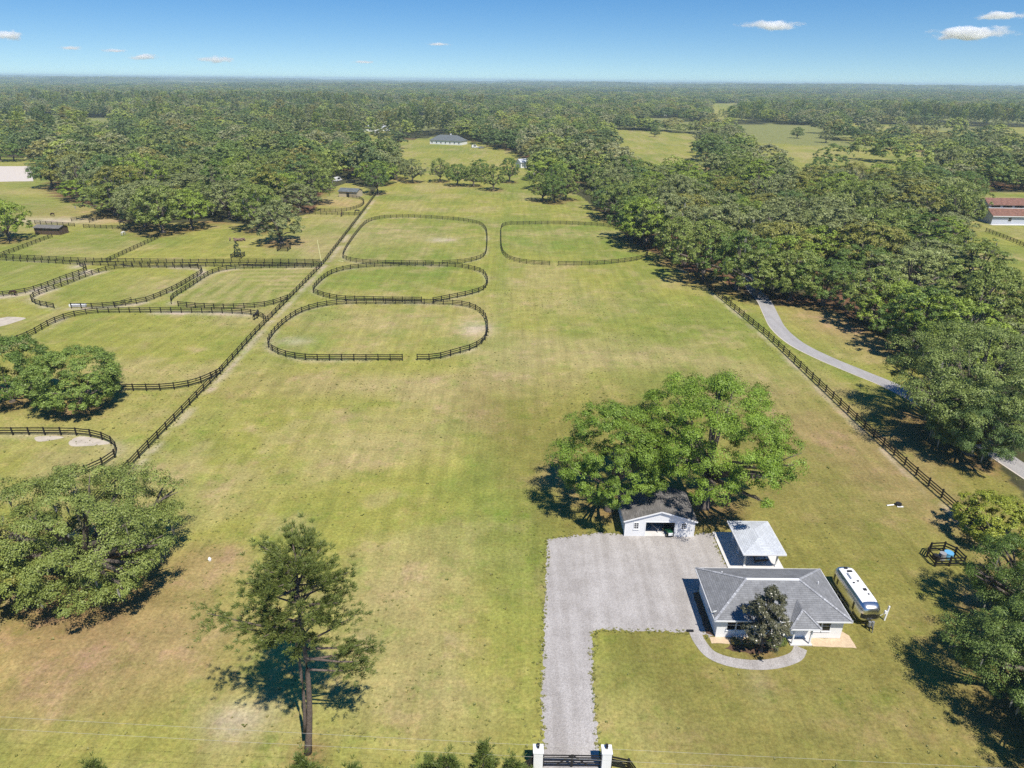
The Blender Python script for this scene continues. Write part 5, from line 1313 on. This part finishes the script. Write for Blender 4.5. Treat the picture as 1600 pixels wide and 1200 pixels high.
# --- far buildings
def simple_house(name, x_, y_, rz, w_, d_, h_, ridge, label, wall='white_paint', roof_m='roof_dark', cat='house', hip=True, chimney=False, wins=3, door=False):
    r_ = empty(name, (x_, y_, 0), rz, label, cat)
    MB().box(-w_ / 2, w_ / 2, -d_ / 2, d_ / 2, 0, h_).build('wall', wall, r_)
    o_ = 0.5
    if hip: rf_ = hip_roof(-w_ / 2 - o_, w_ / 2 + o_, -d_ / 2 - o_, d_ / 2 + o_, h_ + .1, -w_ / 2 + d_ / 2, w_ / 2 - d_ / 2, 0, h_ + ridge).build('roof', roof_m, r_, uv=True)
    else:
        rf_ = MB().add([(-w_ / 2 - .3, -d_ / 2 - o_, h_ - .02), (w_ / 2 + .3, -d_ / 2 - o_, h_ - .02), (w_ / 2 + .3, 0, h_ + ridge), (-w_ / 2 - .3, 0, h_ + ridge), (-w_ / 2 - .3, d_ / 2 + o_, h_ - .02), (w_ / 2 + .3, d_ / 2 + o_, h_ - .02),
                        (-w_ / 2, -d_ / 2, h_), (-w_ / 2, d_ / 2, h_), (-w_ / 2, 0, h_ + ridge - .1), (w_ / 2, -d_ / 2, h_), (w_ / 2, d_ / 2, h_), (w_ / 2, 0, h_ + ridge - .1)], [(0, 1, 2, 3), (3, 2, 5, 4)]).build('roof', roof_m, r_, uv=True)
        MB().add([(-w_ / 2, -d_ / 2, h_), (-w_ / 2, d_ / 2, h_), (-w_ / 2, 0, h_ + ridge - .1), (w_ / 2, -d_ / 2, h_), (w_ / 2, d_ / 2, h_), (w_ / 2, 0, h_ + ridge - .1)], [(0, 2, 1), (3, 4, 5)]).build('gable', wall, r_)
    for i in range(wins):
        xx = -w_ / 2 + w_ * (i + .5) / wins
        window(r_, xx, -d_ / 2, 1.0, 1.2, 1.2)
    if chimney: MB().box(1.5, 2.5, .4, 1.4, h_ + ridge * .5, h_ + ridge + 1.0).build('chimney', 'white_trim', rf_)
    if door: MB().box(-.7, .7, -d_ / 2 - .04, -d_ / 2, 0, 2.1).build('door', 'glass', r_)
    return r_
x_, y_ = G(700, 226)
simple_house('house', x_, y_ + 6, math.radians(-20), 30, 13, 3.2, 4.4, 'distant white house with dark hipped roof and chimney in a clearing', chimney=True, wins=7)
x_, y_ = G(815, 262)
simple_house('shed', x_ + 2, y_ + 3, math.radians(32), 10, 6.5, 3.4, 2.0, 'small white shed with pale metal roof right of the oak row', roof_m='roof_pale', cat='shed', hip=False, wins=1, door=True)
x_, y_ = G(545, 309)
simple_house('shed', x_, y_ + 4.5, math.radians(-14), 9.5, 6, 2.6, 1.3, 'tan shed with grey roof beside the dark round oak', wall='tan_wall', roof_m='roof_dark', cat='shed', hip=False, wins=0, door=True)
x_, y_ = G(75, 367)
rs = simple_house('run_in_shed', x_, y_ + 2.5, math.radians(-5), 9.5, 4.5, 2.4, 0.7, 'low brown run-in shed at the left edge', wall='brown_wood', roof_m='roof_brown', cat='shed', hip=False, wins=0, door=False)
for i, (px_, py_, lab) in enumerate(((580, 205, 'far white house behind the trees left of the dark roofed one'), (600, 204, 'second far white house beside the white vehicles'), (1035, 181, 'far white roofed house above the right pasture'), (1215, 186, 'far house with brownish roof among the trees above the right pasture'))):
    x_, y_ = G(px_, py_)
    simple_house('far_house', x_, y_, math.radians((-10, 20, 15, -8)[i]), 15, 9, 3.5, 2.8, lab, roof_m=('roof_pale', 'roof_pale', 'roof_pale', 'roof_red')[i], wins=3)
# --- the barn with the red roof
bxo, byo = BARN_XY
bn = empty('barn', (bxo, byo, 0), math.radians(-2), 'pale barn with two tiered red roof and clerestory windows at the right edge', 'barn')
BL, BD = 34, 17
MB().box(0, BL, 0, BD, 0, 3.6).build('lower_wall', 'grey_siding', bn); MB().box(0.02, BL, 4.5, 12.5, 3.6, 7.2).build('upper_wall', 'grey_siding', bn)
for (ya, za, yb, zb) in ((-0.6, 3.4, 4.5, 5.7), (17.6, 3.4, 12.5, 5.7)): MB().add([(-.4, ya, za), (BL + .4, ya, za), (BL + .4, yb, zb), (-.4, yb, zb), (-.4, ya, za - .15), (BL + .4, ya, za - .15), (BL + .4, yb, zb - .15), (-.4, yb, zb - .15)], [(0, 1, 2, 3), (7, 6, 5, 4), (0, 4, 5, 1), (3, 7, 4, 0)]).build('lower_roof', 'roof_red', bn, uv=True)
for (ya, yb) in ((4.0, 8.5), (13.0, 8.5)): MB().add([(-.5, ya, 7.1), (BL + .4, ya, 7.1), (BL + .4, yb, 9.3), (-.5, yb, 9.3), (-.5, ya, 6.95), (BL + .4, ya, 6.95), (BL + .4, yb, 9.15), (-.5, yb, 9.15)], [(0, 1, 2, 3), (7, 6, 5, 4), (0, 4, 5, 1), (3, 7, 4, 0)]).build('upper_roof', 'roof_red', bn, uv=True)
MB().add([(0.02, 4.5, 7.2), (0.02, 12.5, 7.2), (0.02, 8.5, 9.1), (.02, 0, 3.6), (.02, 4.5, 3.6), (.02, 4.5, 5.55), (.02, 17, 3.6), (.02, 12.5, 3.6), (.02, 12.5, 5.55)], [(0, 2, 1), (3, 5, 4), (6, 7, 8)]).build('gable', 'grey_siding', bn)
for i in range(7): MB().box(1.0 + i * 4.7, 4.6 + i * 4.7, 4.42, 4.5, 6.0, 6.75).build('clerestory_window', 'glass', bn)
MB().box(-.05, BL, 4.36, 4.41, 6.78, 7.0).build('trim', 'white_trim', bn); MB().box(-.05, BL, 4.36, 4.41, 5.72, 5.95).build('trim', 'white_trim', bn); MB().box(-.4, BL, -.66, -.6, 3.15, 3.42).build('trim', 'white_trim', bn)
for q in (6.4, 8.8): window(bn, q, 0, 1.2, 1.4, 1.5, axis='x')
window(bn, 8.5, 0.02, 6.2, 6.0, 0.5, 1, 1, axis='x')
for q in (7.0, 14.0, 21.0): window(bn, q, 0, 1.2, 1.3, 1.4)
tag(MB().box(bxo - 1, bxo + BL, byo - 2.2, byo - .3, 0, .12).build('barn_walk', 'concrete'), kind='structure')

# --- far vehicles
def car(x_, y_, rz, paint, label, long=4.8, tall=1.75, boxy=False):
    r_ = empty('parked_car', (x_, y_, 0), rz, label, 'car', 'cars parked far off')
    b_ = MB(); w_ = .92; l2 = long / 2
    prof = [(-l2, .35), (l2, .35), (l2, .85), (l2 * .62, 1.0), (l2 * .35, tall), (-l2 * (.92 if boxy else .55), tall), (-l2 * (.98 if boxy else .8), 1.05), (-l2, .95)]
    n_ = len(prof); b_.add([(p, -w_, z) for p, z in prof] + [(p, w_, z) for p, z in prof], [tuple(range(n_ - 1, -1, -1)), tuple(range(n_, 2 * n_))] + [(i, (i + 1) % n_, n_ + (i + 1) % n_, n_ + i) for i in range(n_)])
    bo = b_.build('body', paint, r_)
    for s in (-1, 1):
        MB().box(-l2 * .5, l2 * .32, s * .93 - .01, s * .93 + .01, 1.1, tall - .12).build('side_window', 'glass', bo)
        for q in (-.6, .6): wheel(r_, (q * l2, s * .85, .34), .34, .22, (0, 1, 0))
for px_, py_, rz, pt, lab, lo, ta, bxy in ((742, 231, .3, 'white_paint', 'white van parked right of the far dark roofed house', 5.6, 2.3, True), (752, 232, .4, 'grey_metal', 'grey car beside the white van at the far house', 4.6, 1.6, False), (528, 283, 1.2, 'white_paint', 'white pickup among the trees behind the tan shed', 5.6, 2.2, True), (548, 286, .2, 'dark_metal', 'dark car behind the tan shed', 4.8, 1.7, False), (590, 209, .1, 'white_paint', 'white vehicle by the far white houses', 6.5, 2.8, True)):
    car(*G(px_, py_), rz, pt, lab, lo, ta, bxy)

# --- horses
def horse_mesh(graze):
    J = {'hip': (-.62, 0, 1.32, .28), 'loin': (-.25, 0, 1.26, .27), 'rib': (.15, 0, 1.22, .30), 'chest': (.55, 0, 1.28, .26), 'dock': (-.85, 0, 1.30, .10), 'tail1': (-.98, 0, 1.05, .07), 'tail2': (-1.0, 0, .55, .06)}
    E = [('hip', 'loin'), ('loin', 'rib'), ('rib', 'chest'), ('hip', 'dock'), ('dock', 'tail1'), ('tail1', 'tail2')]
    if graze: J.update({'neck': (.95, 0, 1.02, .17), 'poll': (1.30, 0, .62, .13), 'muzzle': (1.38, 0, .16, .08), 'ear': (1.24, .05, .78, .03)})
    else: J.update({'neck': (.85, 0, 1.62, .18), 'poll': (1.12, 0, 1.98, .13), 'muzzle': (1.55, 0, 1.72, .08), 'ear': (1.07, .05, 2.16, .03)})
    E += [('chest', 'neck'), ('neck', 'poll'), ('poll', 'muzzle'), ('poll', 'ear')]
    for s in (-1, 1):
        a = 'L' if s < 0 else 'R'
        J.update({f'fe{a}': (.55, .17 * s, .95, .11), f'fk{a}': (.57, .17 * s, .50, .06), f'ff{a}': (.56, .17 * s, .10, .05), f'fh{a}': (.60, .17 * s, .02, .06),
                  f'hs{a}': (-.55, .19 * s, .98, .15), f'hk{a}': (-.78, .19 * s, .58, .07), f'hf{a}': (-.72, .19 * s, .10, .05), f'hh{a}': (-.68, .19 * s, .02, .06)})
        E += [('chest', f'fe{a}'), (f'fe{a}', f'fk{a}'), (f'fk{a}', f'ff{a}'), (f'ff{a}', f'fh{a}'), ('hip', f'hs{a}'), (f'hs{a}', f'hk{a}'), (f'hk{a}', f'hf{a}'), (f'hf{a}', f'hh{a}')]
    ks = list(J); me = bpy.data.meshes.new('horse')
    me.from_pydata([J[k][:3] for k in ks], [(ks.index(a), ks.index(b)) for a, b in E], [])
    return me, [J[k][3] for k in ks], ks.index('hip')
def horse(x_, y_, rz, m, label, graze):
    me, rad, root_i = horse_mesh(graze)
    o = link('horse', me, None, (x_, y_, 0)); o.rotation_euler = (0, 0, rz)
    o.modifiers.new('skin', 'SKIN')
    for i, r_ in enumerate(rad):
        me.skin_vertices[0].data[i].radius = (r_, r_); me.skin_vertices[0].data[i].use_root = (i == root_i)
    o.modifiers.new('sub', 'SUBSURF').render_levels = 1
    me.materials.append(MATS[m]); tag(o, label, 'horse', 'horses in the paddocks')
    return o
def mk_skin(o): pass
import types
_old_link = link
def horse(x_, y_, rz, m, label, graze):
    me, rad, root_i = horse_mesh(graze)
    bm = bmesh.new(); bm.from_mesh(me); ly = bm.verts.layers.skin.verify()
    for i, v in enumerate(bm.verts): v[ly].radius = (rad[i], rad[i]); v[ly].use_root = (i == root_i)
    bm.to_mesh(me); bm.free(); me.materials.append(MATS[m])
    o = link('horse', me, None, (x_, y_, 0)); o.rotation_euler = (0, 0, rz)
    o.modifiers.new('skin', 'SKIN').use_smooth_shade = True
    o.modifiers.new('sub', 'SUBSURF').render_levels = 1
    tag(o, label, 'horse', 'horses in the paddocks'); return o
for px_, py_, rz, m, lab, gz in ((22, 462, 3.0, 'horse_bay', 'bay horse at the worn track by the left edge', True), (193, 368, 1.4, 'horse_grey', 'white horse grazing in the left pasture', True), (400, 499, 1.3, 'horse_black', 'black horse in the corner by the long left fence', False),
                                 (534, 338, 1.6, 'horse_bay', 'bay horse below the curved pen', False), (558, 333, .3, 'horse_black', 'dark horse in the corner of the curved pen', True), (83, 338, 2.8, 'horse_bay', 'dark horse in the worn paddock behind the run-in shed', True), (191, 352, .2, 'horse_black', 'dark horse under the trees behind the white horse', True)):
    horse(*G(px_, py_), rz, m, lab, gz)

# ------------------------------------------------------------------ haze and clouds
hz = MB().box(-16500, 16500, -2600, 17500, -1.0, 66.0).mesh('haze')
hm = bpy.data.materials.new('haze_air'); hm.use_nodes = True
hm.node_tree.nodes.clear()
ho = hm.node_tree.nodes.new('ShaderNodeOutputMaterial'); hv = hm.node_tree.nodes.new('ShaderNodeVolumePrincipled')
hv.inputs['Color'].default_value = (0.66, 0.86, 1.0, 1); hv.inputs['Density'].default_value = 0.00012; hv.inputs['Anisotropy'].default_value = 0.0
hm.node_tree.links.new(hv.outputs[0], ho.inputs['Volume'])
hz.materials.append(hm)
tag(link('haze', hz), 'thin blue air over the whole land', 'haze', kind='stuff')

cm = bpy.data.materials.new('cloud'); cm.use_nodes = True
N = cm.node_tree.nodes; L = cm.node_tree.links; N.clear()
co = N.new('ShaderNodeOutputMaterial'); cv = N.new('ShaderNodeVolumePrincipled'); cv.inputs['Color'].default_value = (1, 1, 1, 1); cv.inputs['Anisotropy'].default_value = 0.0
tc = N.new('ShaderNodeTexCoord'); ln = N.new('ShaderNodeVectorMath'); ln.operation = 'LENGTH'
L.new(tc.outputs['Object'], ln.inputs[0])
oi = N.new('ShaderNodeObjectInfo')
av = N.new('ShaderNodeVectorMath'); av.operation = 'ADD'; L.new(tc.outputs['Object'], av.inputs[0]); L.new(oi.outputs['Location'], av.inputs[1])
mp_ = N.new('ShaderNodeMapping'); mp_.inputs['Scale'].default_value = (1.0, 1.0, 0.35); L.new(av.outputs[0], mp_.inputs['Vector'])
nz = N.new('ShaderNodeTexNoise'); nz.inputs['Scale'].default_value = 3.4; nz.inputs['Detail'].default_value = 7; nz.inputs['Roughness'].default_value = 0.62
L.new(mp_.outputs[0], nz.inputs['Vector'])
fr = N.new('ShaderNodeMapRange'); fr.inputs[1].default_value = 0.0; fr.inputs[2].default_value = 1.0; fr.inputs[3].default_value = 0.26; fr.inputs[4].default_value = -0.34
L.new(ln.outputs['Value'], fr.inputs[0])
ad = N.new('ShaderNodeMath'); ad.operation = 'ADD'; L.new(nz.outputs['Fac'], ad.inputs[0]); L.new(fr.outputs[0], ad.inputs[1])
sb = N.new('ShaderNodeMapRange'); sb.inputs[1].default_value = 0.50; sb.inputs[2].default_value = 0.85; sb.inputs[3].default_value = 0; sb.inputs[4].default_value = 0.03
L.new(ad.outputs[0], sb.inputs[0]); L.new(sb.outputs[0], cv.inputs['Density']); L.new(cv.outputs[0], co.inputs['Volume'])
bm = bmesh.new(); bmesh.ops.create_icosphere(bm, subdivisions=3, radius=1.0); cme = bpy.data.meshes.new('cloud'); bm.to_mesh(cme); bm.free(); cme.materials.append(cm)
CD = 9000.0
for i, (px_, py_, w_, h_, lab) in enumerate(((336, 93, 84, 17, 'small white cloud low over the left horizon, right of its neighbour'), (226, 89, 74, 15, 'small white cloud left of the brightest low one'), (1206, 40, 130, 22, 'white flat cloud in the upper sky right of the middle'),
        (1520, 52, 190, 30, 'largest white cloud at the upper right'), (1560, 25, 120, 18, 'thin white cloud above the largest one at the right edge'), (12, 55, 70, 24, 'wispy cloud at the left edge of the sky'), (112, 75, 56, 9, 'faint wisp between the left edge cloud and the low clouds'),
        (685, 69, 52, 7, 'tiny faint wisp high over the middle of the wood'), (568, 97, 50, 7, 'tiny faint wisp low over the wood left of the middle'), (178, 79, 60, 8, 'thin wisp above the two low white clouds'))):
    u0 = (px_ - 800) / FPX; v0 = (py_ - 600) / FPX; u = u0 * _c + v0 * _s; v = -u0 * _s + v0 * _c
    d = Vector((u, math.cos(PITCH) - v * math.sin(PITCH), -(math.sin(PITCH) + v * math.cos(PITCH))))
    p = Vector((0, 0, CAM_H)) + d * (CD + 600 * i)
    o = link('cloud', cme, None, p); k = (CD + 600 * i) / FPX
    o.scale = (w_ * k / 2 * 1.3, w_ * k / 2, h_ * k / 2 * 1.2)
    tag(o, lab, 'cloud', 'clouds')
